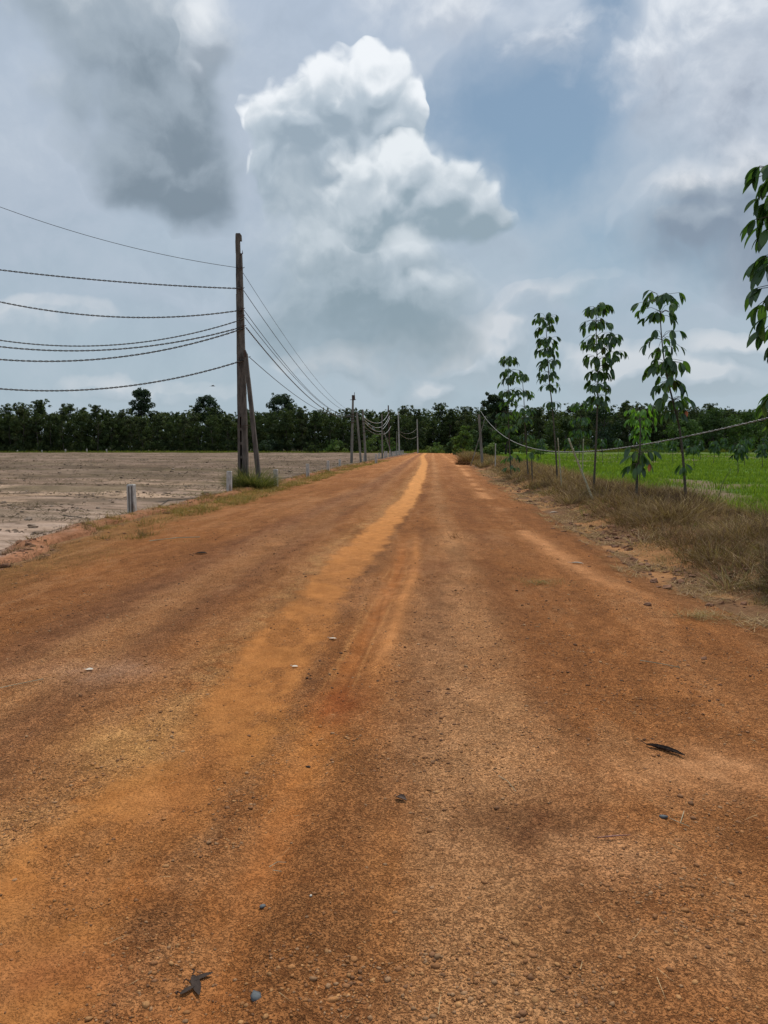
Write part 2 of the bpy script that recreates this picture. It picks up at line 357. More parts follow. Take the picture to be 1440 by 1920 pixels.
M_pole_pale = solid('pale_concrete', (0.42, 0.42, 0.39), (0.30, 0.30, 0.27), 3.0, stretch=(3, 3, 0.4), bd=0.006)
M_marker = solid('marker_concrete', (0.52, 0.50, 0.46), (0.34, 0.32, 0.29), 8.0, stretch=(2, 2, 0.7), spots=(0.20, 0.14, 0.09), bd=0.006)
M_iron = solid('rusty_iron', (0.05, 0.035, 0.03), (0.10, 0.055, 0.035), 30.0, 0.7, 0.001)
M_black = solid('black_cable_skin', (0.018, 0.018, 0.02), (0.03, 0.03, 0.032), 20.0, 0.5, 0.0005)
M_alu = solid('bare_grey_strand', (0.30, 0.30, 0.30), (0.42, 0.41, 0.39), 20.0, 0.45, 0.0005, spec=0.5)
M_bark = solid('sapling_bark', (0.060, 0.050, 0.036), (0.115, 0.10, 0.075), 12.0, stretch=(1, 1, 3), bd=0.003)
M_trunk = solid('rubber_trunk', (0.12, 0.105, 0.085), (0.055, 0.048, 0.04), 3.0, stretch=(1, 1, 2), bd=0.01)
M_bamboo = solid('pale_bamboo', (0.42, 0.40, 0.28), (0.26, 0.23, 0.14), 6.0, stretch=(1, 1, 3), bd=0.002)
M_clod = solid('clod_earth', (0.24, 0.11, 0.055), (0.11, 0.052, 0.028), 10.0, bd=0.01)

# ================================================================ terrain
def BL(y): return -6.15 + 0.75*np.exp(-((y-8.5)/3.2)**2)*1.0 - 0.1 + 0.55*(fbm(y*0.35+50, y*0, 3, 3)-0.5) + 0.55*(fbm(y*1.4+5, y*0, 4, 4, 0.6)-0.5) + 0.020*np.clip(y-60, 0, 200)
def BR(y): return 2.55 + 0.25*np.exp(-((y-5)/2.5)**2) + np.clip(y-20, 0, 160)*0.014 + 0.45*(fbm(y*0.45+9, y*0, 5, 3)-0.5)
def pxline(pts): return np.array([gnd(*p)[:2] for p in pts])
def dist_line(X, Y, line, step=1):
    """distance to a poly-line that runs away from the camera: lateral distance at equal Y"""
    o = np.argsort(line[:, 1]); return X-np.interp(Y, line[o, 1], line[o, 0])
L_main = pxline([(792, 856), (796, 870), (787, 895), (768, 935), (738, 970), (705, 1005), (662, 1050), (625, 1090), (592, 1140), (548, 1200), (493, 1280), (432, 1370), (370, 1450), (280, 1540), (170, 1640), (60, 1760), (-60, 1900)])
L_rut = pxline([(757, 1010), (752, 1050), (745, 1080), (716, 1130), (692, 1190), (655, 1260), (612, 1340), (575, 1430), (540, 1520), (500, 1620), (450, 1720)])
L_dark = pxline([(785, 880), (776, 925), (762, 970), (712, 1040), (668, 1120), (640, 1190), (598, 1260), (540, 1350), (470, 1450), (380, 1600)])
L_wheel = pxline([(800, 900), (790, 960), (800, 1050), (815, 1150), (798, 1230), (785, 1330), (775, 1450), (740, 1600), (700, 1800)])
L_lw = pxline([(770, 862), (740, 890), (680, 935), (600, 985), (480, 1060), (330, 1160), (180, 1250), (0, 1370)])
L_lw2 = pxline([(745, 880), (690, 915), (560, 975), (400, 1050), (200, 1150), (0, 1250)])
L_rp = pxline([(868, 880), (905, 930), (985, 1000), (1090, 1070), (1230, 1140), (1440, 1230)])
L_rw = pxline([(835, 870), (870, 960), (900, 1080), (930, 1200), (985, 1330), (1060, 1500), (1150, 1700)])

def h_road(X, Y):
    c = np.clip((X+1.6)/4.2, -1.2, 1.2)
    h = 0.05*(1-c*c)                                                   # crown of the road
    h = h + 0.05*(fbm(X*0.35, Y*0.12, 11, 3)-0.5) + 0.030*(fbm(X*1.6, Y*0.6, 12, 4)-0.5) + 0.012*(fbm(X*7, Y*5, 13, 3)-0.5)
    h = h - 0.022*np.exp(-(dist_line(X, Y, L_rut)/0.13)**2)*(Y < 16) + 0.016*np.exp(-((dist_line(X, Y, L_rut)-0.2)/0.08)**2)*(Y < 16)
    h = h - 0.018*np.exp(-(dist_line(X, Y, L_main)/0.33)**2) - 0.012*np.exp(-(dist_line(X, Y, L_wheel)/0.2)**2) - 0.015*np.exp(-(dist_line(X, Y, L_lw)/0.3)**2)
    h = h + 0.02*(vnoise(X*30, Y*30, 14)-0.5)*sstep(0.45, 0.65, fbm(X*2, Y*2, 15, 2))*0.5
    h = h + (0.014*(fbm(X*22, Y*22, 16, 3, 0.6)-0.5))*sstep(9, 5, Y)
    return h
def h_left(X, Y):                          # X left of the road
    s = BL(Y)-X
    h = h_road(BL(Y), Y)*np.exp(-s*1.2)
    h = h + 0.10*np.exp(-((s-0.25)/0.35)**2)*sstep(6, 12, Y)*(0.4+fbm(X*1.3, Y*1.3, 21, 3)) - 0.16*sstep(0.2, 1.4, s) - 0.12*sstep(0.2, 1.0, s)*(1-sstep(9, 14, Y))
    far = sstep(1.5, 6, s)
    fy = Y + 0.10*X + 1.2*(fbm(X*0.06, Y*0.06, 22, 2)-0.5)
    fur = (np.sin(fy*2*math.pi/1.9)*0.5+0.5)*0.6+0.7*(np.sin(fy*2*math.pi/5.3)*0.5+0.5)
    h = h + far*(0.15*fur**1.5*(0.3+1.0*fbm(X*0.2, Y*0.4, 24, 3)) + 0.13*(fbm(X*0.5, Y*1.3, 23, 5, 0.6)-0.5))
    h = h + 0.05*(fbm(X*2.2, Y*2.2, 25, 4)-0.5)*sstep(0.3, 1.5, s)
    return h + 0.0009*np.clip(Y-90, 0, 140)
def h_right(X, Y):
    s = X-BR(Y)
    h = h_road(BR(Y), Y)*np.exp(-s*1.5)
    w_ = 1.5+0.5*fbm(Y*0.2, Y*0, 31, 2)
    h = h + (0.20+0.16*fbm(X*0.5, Y*0.4, 32, 3))*sstep(0.25, w_, s) - 0.50*sstep(w_+1.1, w_+3.4, s)
    h = h + 0.11*(fbm(X*1.6, Y*1.6, 33, 4)-0.5)*sstep(0.1, 0.6, s) + 0.06*(fbm(X*6, Y*6, 35, 3)-0.5)*sstep(0.1, 0.5, s)*(1-sstep(30, 45, Y))
    h = h + 0.0030*np.clip(Y-40, 0, 170)*sstep(2, 8, s)
    return h
def ground_z(x, y):
    x = np.asarray(x, float); y = np.asarray(y, float)
    return np.where(x < BL(y), h_left(x, y), np.where(x > BR(y), h_right(x, y), h_road(x, y)))

def gblob(X, Y, px, py, rx, ry=None):
    c = gnd(px, py); ry = ry or rx
    j = 0.6*(fbm(X*3+px, Y*3, 41, 3)-0.5)
    return np.clip(np.exp(-(((X-c[0])/rx)**2+((Y-c[1])/ry)**2)*1.0 + j*2)*(0.5+0.9*fbm(X*11, Y*9, 99, 3)), 0, 1)
def lerp(c, col, f): return c*(1-f[..., None])+np.asarray(col)[None]*f[..., None]

def road_paint(X, Y):
    c = np.zeros(X.shape+(3,))+np.array([0.245, 0.112, 0.047])
    grit = np.full(X.shape, 0.75)
    nb = fbm(X*1.1, Y*0.28, 51, 5, 0.6); nc = fbm(X*3.2, Y*1.4, 52, 4, 0.6); nd = fbm(X*0.5, Y*0.4, 53, 3)
    c = lerp(c, (0.150, 0.068, 0.033), sstep(0.48, 0.62, nb)*0.22)                       # reddish packed gravel
    c = lerp(c, (0.300, 0.155, 0.080), sstep(0.50, 0.36, nb)*0.55)                       # pale pink dust
    c = lerp(c, (0.270, 0.118, 0.045), sstep(0.50, 0.68, nd)*0.3)
    wob = 0.16*(fbm(X*0.9, Y*1.2, 54, 3)-0.5)
    nearp = sstep(14, 4, Y)
    d = dist_line(X, Y, L_lw)+wob; c = lerp(c, (0.330, 0.185, 0.105), np.exp(-((d+0.42)/0.20)**2)*0.65*nc*1.6); c = lerp(c, (0.150, 0.072, 0.042), np.exp(-((d-0.1)/0.28)**2)*0.65)
    d = dist_line(X, Y, L_lw2)+wob; c = lerp(c, (0.155, 0.075, 0.045), np.exp(-(d/0.30)**2)*0.6); c = lerp(c, (0.31, 0.165, 0.085), np.exp(-((d-0.6)/0.20)**2)*0.5)
    d = dist_line(X, Y, L_rw)+wob; c = lerp(c, (0.165, 0.074, 0.038), np.exp(-(d/0.32)**2)*0.25); c = lerp(c, (0.34, 0.20, 0.12), np.exp(-((d+0.45)/0.28)**2)*nearp*0.7)
    d = dist_line(X, Y, L_wheel)+wob*0.6; f = np.exp(-(d/0.13)**2)*0.38*sstep(0.40, 0.60, fbm(X*1.5, Y*0.45, 44, 4)); c = lerp(c, (0.130, 0.062, 0.035), f); c = lerp(c, (0.36, 0.21, 0.12), np.exp(-((d-0.42)/0.2)**2)*0.55*nc*1.6)
    d = dist_line(X, Y, L_dark)+wob*0.6; f = np.exp(-(d/0.085)**2)*0.60*sstep(0.38, 0.56, nc+0.04); c = lerp(c, (0.135, 0.070, 0.040), f)
    # smooth dust streak
    d = dist_line(X, Y, L_main)+wob*0.9+0.05*(fbm(X*6, Y*3, 55, 2)-0.5)
    wd = 0.33+0.14*(fbm(Y*0.5, Y*0, 56, 2)-0.5)
    br = fbm(X*9, Y*7, 96, 4, 0.7); f = 1-sstep(wd*0.55, wd*1.10, np.abs(d)+0.22*(br-0.5)+0.10*(fbm(X*3, Y*2, 97, 3)-0.5)); fade = 1-nearp*(0.10+0.45*sstep(0.44, 0.56, fbm(X*3.4, Y*1.9, 57, 5, 0.65)))*(0.75+0.25*sstep(6, 3, Y))
    c = lerp(c, (0.350, 0.205, 0.100), np.clip(np.exp(-((d+wd*1.15)/0.17)**2)*0.75*nc*1.7*sstep(0.38, 0.62, br+0.08), 0, 1))
    far = sstep(5, 30, Y)
    dust = np.stack([0.225+0.090*far, 0.103+0.058*far, 0.036+0.030*far], -1)
    ff = (f*fade*0.92)[..., None]; c = c*(1-ff)+dust*ff; grit = grit*(1-0.93*f*fade)
    # orange rut with raised lip
    d = dist_line(X, Y, L_rut)+wob*0.35; f = np.exp(-(d/0.11)**2)*(Y < 14)*sstep(14, 10, Y); c = lerp(c, (0.205, 0.080, 0.026), f*0.80*(0.5+0.5*sstep(0.35, 0.55, br))); grit = grit*(1-0.7*f)
    f = np.exp(-((d-0.19)/0.07)**2)*sstep(14, 10, Y)*sstep(3.5, 6, Y); c = lerp(c, (0.33, 0.155, 0.060), f*0.45); grit = grit*(1-0.7*f)
    for dd in (-0.13, -0.075, 0.02, 0.085): f = np.exp(-((d-dd-0.02*np.sin(Y*1.3+dd*40))/0.011)**2)*sstep(13, 9, Y)*sstep(3.5, 5, Y)*sstep(0.40, 0.55, fbm(X*2, Y*1.5, 47, 3)); c = lerp(c, (0.36, 0.19, 0.085) if dd != 0.02 else (0.12, 0.05, 0.02), f*0.6)
    # ivory and dark spots
    for (px, py, rx, ry, colr, k, g) in [
        (945, 1575, 0.26, 0.34, (0.075, 0.030, 0.014), 0.85, 0.6), (1320, 1460, 0.42, 0.30, (0.300, 0.165, 0.095), 0.85, 0.15), (1150, 1625, 0.30, 0.18, (0.37, 0.21, 0.125), 0.7, 0.6),
        (900, 1400, 0.35, 0.5, (0.35, 0.20, 0.115), 0.6, 0.7), (1250, 1800, 0.25, 0.14, (0.33, 0.185, 0.105), 0.6, 0.6), (240, 1410, 0.28, 0.35, (0.36, 0.215, 0.095), 0.6, 0.4),
        (190, 1270, 0.40, 0.28, (0.33, 0.215, 0.17), 0.55, 0.6), (560, 1420, 0.25, 0.5, (0.34, 0.16, 0.05), 0.4, 0.4), (100, 1850, 0.30, 0.16, (0.205, 0.085, 0.036), 0.9, 0.1), (210, 1690, 0.28, 0.14, (0.220, 0.092, 0.033), 0.8, 0.15), (370, 1480, 0.16, 0.4, (0.225, 0.098, 0.038), 0.7, 0.2),
        (820, 1065, 0.30, 0.55, (0.14, 0.058, 0.028), 0.7, 0.5), (860, 1010, 0.35, 0.9, (0.36, 0.20, 0.11), 0.6, 0.3), (640, 1330, 0.16, 0.35, (0.16, 0.045, 0.014), 0.7, 0.4), (1250, 1100, 0.18, 1.4, (0.37, 0.20, 0.11), 0.5, 0.3), (920, 1010, 0.3, 0.8, (0.15, 0.066, 0.034), 0.5, 0.7),
        (730, 1660, 0.12, 0.5, (0.33, 0.15, 0.055), 0.6, 0.3), (560, 1790, 0.5, 0.2, (0.22, 0.11, 0.050), 0.4, 1.0), (1000, 1800, 0.7, 0.25, (0.21, 0.10, 0.044), 0.4, 1.0)]:
        f = gblob(X, Y, px, py, rx, ry)*k; c = lerp(c, colr, f); grit = grit*(1-f)+g*f
    # smoother pinkish path along the right edge and grassy shoulder on the left
    d = dist_line(X, Y, L_rp)+wob; f = np.exp(-(d/0.20)**2)*0.75*sstep(4, 6.5, Y)*sstep(0.36, 0.58, fbm(X*1.1, Y*0.7, 98, 4)); c = lerp(c, (0.330, 0.175, 0.095), f); grit = grit*(1-0.8*f)
    sl = X-BL(Y); f = sstep(1.5, 0.3, sl+0.5*(fbm(X*2, Y*1.1, 58, 3)-0.5)); c = lerp(c, (0.215, 0.120, 0.052), f*0.8); f2 = sstep(0.25, 0.0, sl); c = lerp(c, (0.21, 0.155, 0.115), f2*0.7)
    sr = BR(Y)-X; f = sstep(0.5, 0.0, sr+0.4*(fbm(X*3, Y*2, 59, 3)-0.5)); c = lerp(c, (0.17, 0.085, 0.042), f*0.7)
    c = c*(0.72+0.56*fbm(X*7, Y*4.5, 60, 5, 0.65)[..., None])
    mot = 0.6*fbm(X*3.2, Y*0.38, 45, 5, 0.62)+0.4*fbm(X*9, Y*4, 46, 4, 0.65); c = c*(1-0.20*sstep(0.49, 0.57, mot)*grit)[..., None]; c = lerp(c, (0.32, 0.185, 0.105), sstep(0.46, 0.38, mot)*grit*0.40)
    c = c*np.array([1.80, 1.58, 1.20])
    return c, np.clip(grit, 0.05, 1)

def grid(nx, ys, fx):
    """rows of nx points at every y; fx(u, y) gives x"""
    u = np.linspace(0, 1, nx); Y, U = np.meshgrid(ys, u, indexing='ij'); X = fx(U, Y)
    i = np.arange(len(ys)-1)[:, None]*nx; j = np.arange(nx-1)[None, :]
    q = np.stack([i+j, i+j+1, i+nx+j+1, i+nx+j], -1).reshape(-1, 4)
    return X, Y, q
ys_near = np.concatenate([np.arange(-14, 0.9, 0.5), 0.9*np.exp(np.arange(0, math.log(188/0.9), 0.0066))])
X, Y, q = grid(520, ys_near, lambda U, Y: BL(Y)+(BR(Y)-BL(Y))*U)
c, g = road_paint(X, Y)
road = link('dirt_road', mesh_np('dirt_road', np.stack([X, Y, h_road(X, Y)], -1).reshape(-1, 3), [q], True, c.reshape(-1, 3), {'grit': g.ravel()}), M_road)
tag(road, 'straight orange laterite road with wheel tracks running to the forest', None, None, 'structure')

def rubble(X, Y): return fbm(X*3, Y*2, 61, 4)
# left field: one sheet from the road edge outwards
ysf = np.concatenate([np.arange(-14, 5, 1.0), 5*np.exp(np.arange(0, math.log(232/5), 0.0075))])
X, Y, q = grid(430, ysf[::-1], lambda U, Y: BL(Y)+0.03-(U**1.9)*230-U*6)
hz = h_left(X, Y); hz = np.where(BL(Y)-X < 0, h_road(X, Y)-0.02, hz)
s = BL(Y)-X
c = np.zeros(X.shape+(3,))+np.array([0.225, 0.170, 0.132])
c = lerp(c, (0.155, 0.125, 0.092), sstep(0.42, 0.62, fbm(X*0.05, Y*0.25, 62, 4))*0.8)
c = lerp(c, (0.135, 0.120, 0.070), sstep(0.50, 0.64, fbm(X*0.11, Y*0.5, 63, 4))*0.6)
sandy = sstep(0.42, 0.55, fbm(X*0.16+3, Y*0.30, 64, 4))*sstep(52, 26, Y); c = lerp(c, (0.40, 0.31, 0.23), sandy*0.85)
c = lerp(c, (0.300, 0.245, 0.215), sstep(26, 12, Y)*0.7)
c = lerp(c, (0.30, 0.235, 0.19), sstep(0.50, 0.62, fbm(X*0.4, Y*1.1, 65, 4))*0.5)
c = lerp(c, (0.17, 0.20, 0.05), sstep(196, 206, Y+3*fbm(X*0.1, Y*0, 3, 2))*0.9)
fyy = Y+0.10*X+1.2*(fbm(X*0.06, Y*0.06, 22, 2)-0.5); st_ = np.sin(fyy*2*math.pi/1.9+1.2*fbm(X*0.3, Y*0.3, 27, 2))*0.5+0.5; st_ = 0.5*st_+0.8*sstep(0.45, 0.60, fbm(X*0.025, (Y+0.1*X)*0.33, 30, 4, 0.6)); c = lerp(c, (0.095, 0.072, 0.050), np.clip(st_, 0, 1)**1.5*0.8*sstep(12, 34, Y)*(0.3+fbm(X*0.25, Y*0.9, 28, 3)))
c = lerp(c, (0.10, 0.08, 0.058), sstep(0.52, 0.62, fbm(X*0.7, Y*2.2, 29, 5, 0.65))*0.75)
rb = sstep(0.9, 0.15, s+0.9*(rubble(X, Y)-0.5)); c = lerp(c, (0.230, 0.108, 0.052), rb*0.9)
c = c*(0.66+0.68*fbm(X*1.2, Y*4, 66, 5, 0.65)[..., None])*(np.array([1.12, 1.00, 0.93])*(1+0.28*sstep(60, 15, Y)[..., None]))
fieldL = link('bare_field', mesh_np('bare_field', np.stack([X, Y, hz], -1).reshape(-1, 3), [q[:, ::-1]], True, c.reshape(-1, 3)), M_field)
tag(fieldL, 'bare grey-brown ploughed field left of the road', None, None, 'structure')
# right verge and meadow
X, Y, q = grid(430, ysf, lambda U, Y: BR(Y)-0.03+(U**1.8)*170+U*9)
hz = h_right(X, Y); hz = np.where(X-BR(Y) < 0, h_road(X, Y)-0.02, hz)
s = X-BR(Y)
c = np.zeros(X.shape+(3,))+np.array([0.180, 0.092, 0.044])
c = lerp(c, (0.40, 0.19, 0.075), sstep(0.5, 0.6, fbm(X*2, Y*1.2, 67, 3))*sstep(1.6, 0.6, s)*0.8)
mead = sstep(3.2, 5.2, s+1.2*(fbm(X*0.4, Y*0.3, 68, 3)-0.5))
c = lerp(c, (0.085, 0.150, 0.022), mead)
bare = sstep(0.62, 0.70, fbm(X*0.22+1.3, Y*0.13, 69, 3))*mead*sstep(20, 26, Y)
c = lerp(c, (0.20, 0.135, 0.09), bare*0.9)
meadow = link('meadow_ground', mesh_np('meadow_ground', np.stack([X, Y, hz], -1).reshape(-1, 3), [q], True, c.reshape(-1, 3)), M_turf)
tag(meadow, 'low grassy ground right of the road', None, None, 'structure')
# wide ground to the horizon
xs = np.array([-3000, -800, -300, -120, 0, 120, 300, 800, 3000.]); ysw = np.array([-3000, -300, -60, 0, 60, 180, 186, 400, 800, 3000.])
Xw, Yw = np.meshgrid(xs, ysw); n = len(xs); i = np.arange(len(ysw)-1)[:, None]*n; j = np.arange(n-1)[None]
q = np.stack([i+j, i+j+1, i+n+j+1, i+n+j], -1).reshape(-1, 4)
Zw = np.where(Yw > 185, -0.05, -0.85)
c = np.tile(np.array([0.09, 0.075, 0.04]), (Xw.size, 1))
tag(link('ground', mesh_np('ground', np.stack([Xw, Yw, Zw], -1).reshape(-1, 3), [q], True, c), M_turf), 'dark earth reaching to the horizon under the trees', None, None, 'structure')

# ================================================================ blades
def blades(n_lv, base, h, wd, ang, lean, curl, c0, c1):
    """grass blades as thin bent strips; returns verts, faces, colors"""
    N = len(base); wd = np.broadcast_to(wd, (N,)); h = np.broadcast_to(h, (N,)); dx, dy = np.cos(ang), np.sin(ang); px_, py_ = -dy, dx
    fa = rng.uniform(0, math.pi, N); px_, py_ = np.cos(fa), np.sin(fa)
    V = []; C = []
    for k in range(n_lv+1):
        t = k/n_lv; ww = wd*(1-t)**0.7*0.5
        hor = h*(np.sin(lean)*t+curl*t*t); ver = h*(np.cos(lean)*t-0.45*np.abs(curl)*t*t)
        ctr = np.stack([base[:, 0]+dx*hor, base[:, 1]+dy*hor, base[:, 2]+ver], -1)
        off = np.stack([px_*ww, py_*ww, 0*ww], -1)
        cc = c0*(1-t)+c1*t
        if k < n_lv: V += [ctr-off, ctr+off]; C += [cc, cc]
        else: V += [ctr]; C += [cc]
    m = 2*n_lv+1
    V = np.stack(V, 1).reshape(-1, 3); C = np.stack(C, 1).reshape(-1, 3)
    b = (np.arange(N)*m)[:, None]
    fl = []
    for k in range(n_lv-1): fl.append(b+np.array([[2*k, 2*k+1, 2*k+3, 2*k+2]]))
    tri = b+np.array([[2*n_lv-2, 2*n_lv-1, 2*n_lv]])
    return V, ([np.concatenate(fl)] if fl else [])+[tri], C
def pick(cols, N, jit=0.25):
    cols = np.asarray(cols); c = cols[rng.integers(0, len(cols), N)]
    return c*rng.uniform(1-jit, 1+jit, (N, 1))
def grass_obj(name, label, x, y, h, wd, cols_root, cols_tip, lean=(0.05, 0.6), curl=(0, 0.5), mat=None, lv=2, sink=0.02, zoff=0.0):
    N = len(x); z = ground_z(x, y)-sink+zoff
    V, F, C = blades(lv, np.stack([x, y, z], -1), h, wd, rng.uniform(0, 2*math.pi, N), rng.uniform(*lean, N), rng.uniform(*curl, N), pick(cols_root, N), pick(cols_tip, N))
    o = link(name, mesh_np(name, V, F, False, C), mat or M_grass); return tag(o, label, 'grass', None, 'stuff')
def clumpy(x, y, f, lo, hi, seed):
    k = fbm(x*f, y*f, seed, 3) ; p = sstep(lo, hi, k); return rng.random(len(x)) < p

# --- dry verge, right
def verge_pts(N, y0, y1, s0, s1, seed, lo=0.35, hi=0.6, f=1.3):
    y = y0*np.exp(rng.random(N)*math.log(y1/y0)); s = rng.uniform(s0, s1, N); x = BR(y)+s
    k = clumpy(x, y, f, lo, hi, seed); return x[k], y[k], s[k]
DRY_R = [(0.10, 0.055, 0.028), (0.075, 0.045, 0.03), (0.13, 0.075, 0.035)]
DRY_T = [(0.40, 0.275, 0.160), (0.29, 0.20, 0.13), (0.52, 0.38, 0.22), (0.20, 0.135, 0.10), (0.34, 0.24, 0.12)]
x, y, s = verge_pts(120000, 4.2, 60, 0.35, 4.4, 71, 0.28, 0.50)
sc = 0.45+0.75*sstep(0.6, 2.0, s)
h = rng.uniform(0.05, 0.20, len(x))*sc*(0.35+1.2*fbm(x*1.1, y*0.9, 72, 3))
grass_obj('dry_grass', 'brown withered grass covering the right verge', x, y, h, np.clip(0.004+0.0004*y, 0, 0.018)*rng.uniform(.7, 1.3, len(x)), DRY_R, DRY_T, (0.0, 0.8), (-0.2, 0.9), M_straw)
def tuft_field(name, label, N, nb, y0, y1, s0, s1, seed, hh, roots, tips, side='R', wd=(0.004, 0.0004), lo=0.35, hi=0.6, f=1.0, spreadr=0.10, mat=None):
    y = y0*np.exp(rng.random(N)*math.log(y1/y0)); s = rng.uniform(s0, s1, N); x = (BR(y)+s) if side == 'R' else (BL(y)+s)
    k = clumpy(x, y, f, lo, hi, seed); x, y, s = x[k], y[k], s[k]; n = len(x)
    th = rng.uniform(hh[0], hh[1], n)*(0.5+fbm(x*0.8, y*0.8, seed+1, 2)); tone = rng.uniform(0.55, 1.35, n); tc_ = pick(tips, n, 0.15)*tone[:, None]
    i = np.repeat(np.arange(n), nb); M = len(i); a = rng.uniform(0, 6.283, M); r = spreadr*np.sqrt(rng.random(M))*(0.6+th[i]*2)
    bx_, by_ = x[i]+r*np.cos(a), y[i]+r*np.sin(a)
    V, F, C = blades(3, np.stack([bx_, by_, ground_z(bx_, by_)-0.015], -1), th[i]*rng.uniform(0.5, 1.15, M), wd[0]+wd[1]*by_, a+rng.normal(0, 0.6, M), rng.uniform(0.15, 1.15, M), rng.uniform(0.0, 1.0, M), pick(roots, M), tc_[i]*rng.uniform(0.75, 1.25, (M, 1)))
    return tag(link(name, mesh_np(name, V, F, False, C), mat or M_straw), label, 'grass', None, 'stuff')
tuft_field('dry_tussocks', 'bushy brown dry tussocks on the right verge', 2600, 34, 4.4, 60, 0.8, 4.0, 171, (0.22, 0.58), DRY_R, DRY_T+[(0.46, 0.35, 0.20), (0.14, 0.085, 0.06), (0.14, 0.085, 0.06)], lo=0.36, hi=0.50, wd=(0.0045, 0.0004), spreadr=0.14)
tuft_field('near_tussocks', 'matted greyish straw tussocks on the verge nearest the camera', 700, 60, 4.0, 12, 0.5, 3.4, 173, (0.12, 0.34), DRY_R, [(0.62, 0.50, 0.33), (0.46, 0.35, 0.23), (0.30, 0.21, 0.14), (0.24, 0.24, 0.10)], lo=0.38, hi=0.52, wd=(0.004, 0.0003), spreadr=0.16)
# dark stiff stalks along the crest near the camera
x, y, s = verge_pts(22000, 5, 24, 1.9, 3.6, 73, 0.40, 0.60)
grass_obj('dark_stalks', 'dark dead stalks standing on the crest of the right verge', x, y, rng.uniform(0.2, 0.42, len(x)), 0.004+0.0002*y, [(0.05, 0.03, 0.025)], [(0.13, 0.08, 0.06), (0.09, 0.06, 0.05)], (0, 0.45), (-0.1, 0.3), M_straw)
x, y, s = verge_pts(9000, 5, 40, 0.6, 3.8, 76, 0.52, 0.64, 0.9)
grass_obj('green_weeds', 'green weeds mixed into the dry verge', x, y, rng.uniform(0.08, 0.24, len(x)), 0.005+0.0004*y, [(0.06, 0.08, 0.02)], [(0.14, 0.18, 0.04), (0.20, 0.22, 0.07)], (0.1, 0.9), (0, 0.7))
# flattened straw on the shoulder
x, y, s = verge_pts(40000, 4.0, 50, -0.25, 1.3, 74, 0.44, 0.60, 2.2)
grass_obj('straw_litter', 'straw scattered along the foot of the right verge', x, y, rng.uniform(0.06, 0.22, len(x)), 0.003+0.0003*y, DRY_T, [(0.42, 0.30, 0.15), (0.30, 0.19, 0.09)], (1.1, 1.5), (-0.1, 0.3), M_straw, zoff=0.03)
x, y, s = verge_pts(26000, 55, 175, 0.3, 6, 75, 0.25, 0.5, 0.5)
grass_obj('far_verge_grass', 'brown and green grass on the far right verge', x, y, rng.uniform(0.2, 0.6, len(x)), 0.03+0.0002*y, DRY_R, DRY_T+[(0.10, 0.14, 0.03)], (0, 0.6), (0, 0.6), M_straw)
# --- green meadow
N = 150000
y = 9*np.exp(rng.random(N)*math.log(150/9)); s = 3.3+(rng.random(N)**1.5)*(4+y*0.62); x = BR(y)+s
bare = sstep(0.62, 0.70, fbm(x*0.22+1.3, y*0.13, 69, 3))
k = (s+1.2*(fbm(x*0.4, y*0.3, 68, 3)-0.5) > 3.6) & (rng.random(N) > bare*0.9*sstep(20, 26, y)) & (rng.random(N) < 0.35+1.2*fbm(x*0.25, y*0.25, 76, 3))
x, y = x[k], y[k]
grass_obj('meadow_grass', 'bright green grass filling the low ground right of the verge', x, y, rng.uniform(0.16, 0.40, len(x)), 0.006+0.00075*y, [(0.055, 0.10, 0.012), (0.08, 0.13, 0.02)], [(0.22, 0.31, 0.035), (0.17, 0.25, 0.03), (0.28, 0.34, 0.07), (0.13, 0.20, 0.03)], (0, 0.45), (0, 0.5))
# --- left shoulder
def sh_pts(N, y0, y1, s0, s1, seed, lo, hi, f=1.5):
    y = y0*np.exp(rng.random(N)*math.log(y1/y0)); s = rng.uniform(s0, s1, N); x = BL(y)+s
    k = clumpy(x, y, f, lo, hi, seed); return x[k], y[k]
GOLD = [(0.42, 0.30, 0.11), (0.34, 0.22, 0.085), (0.46, 0.36, 0.15), (0.25, 0.21, 0.07)]
x, y = sh_pts(26000, 9, 90, -0.5, 1.25, 81, 0.42, 0.60)
grass_obj('golden_shoulder_grass', 'sparse golden dry grass along the left shoulder', x, y, rng.uniform(0.04, 0.15, len(x))*(0.5+0.5*sstep(12, 25, y)), 0.003+0.0003*y, [(0.20, 0.12, 0.05)], GOLD, (0.4, 1.4), (0, 0.5), M_straw)
x, y = sh_pts(7000, 15, 45, 0.0, 1.1, 82, 0.38, 0.55)
k = (y > 21) | (rng.random(len(y)) < 0.3)
x, y = x[k], y[k]
grass_obj('golden_tufts', 'thicker golden grass beside the large leaning pole', x, y, rng.uniform(0.10, 0.26, len(x)), 0.011, [(0.2, 0.13, 0.05)], GOLD, (0.2, 1.2), (0, 0.7), M_straw)
x, y = sh_pts(9000, 7.5, 30, 0.3, 2.4, 83, 0.52, 0.68, 1.1)
grass_obj('short_green_weeds', 'thin patches of short green weeds on the left shoulder', x, y, rng.uniform(0.02, 0.07, len(x)), 0.003+0.0002*y, [(0.09, 0.08, 0.03)], [(0.16, 0.16, 0.05), (0.24, 0.19, 0.08)], (0.2, 1.2), (0, 0.5))
tuft_field('golden_tussocks', 'golden straw tufts along the left shoulder', 1500, 20, 12, 80, -0.2, 1.2, 181, (0.08, 0.26), [(0.2, 0.13, 0.05)], GOLD+[(0.20, 0.19, 0.07)], 'L', (0.003, 0.00035), 0.38, 0.56)
tuft_field('bank_tussocks', 'brown weeds on the broken left bank', 420, 14, 9, 40, -0.7, 0.25, 183, (0.05, 0.20), [(0.12, 0.07, 0.04)], [(0.25, 0.16, 0.08), (0.16, 0.11, 0.06), (0.34, 0.25, 0.12)], 'L', (0.003, 0.00035), 0.42, 0.60)
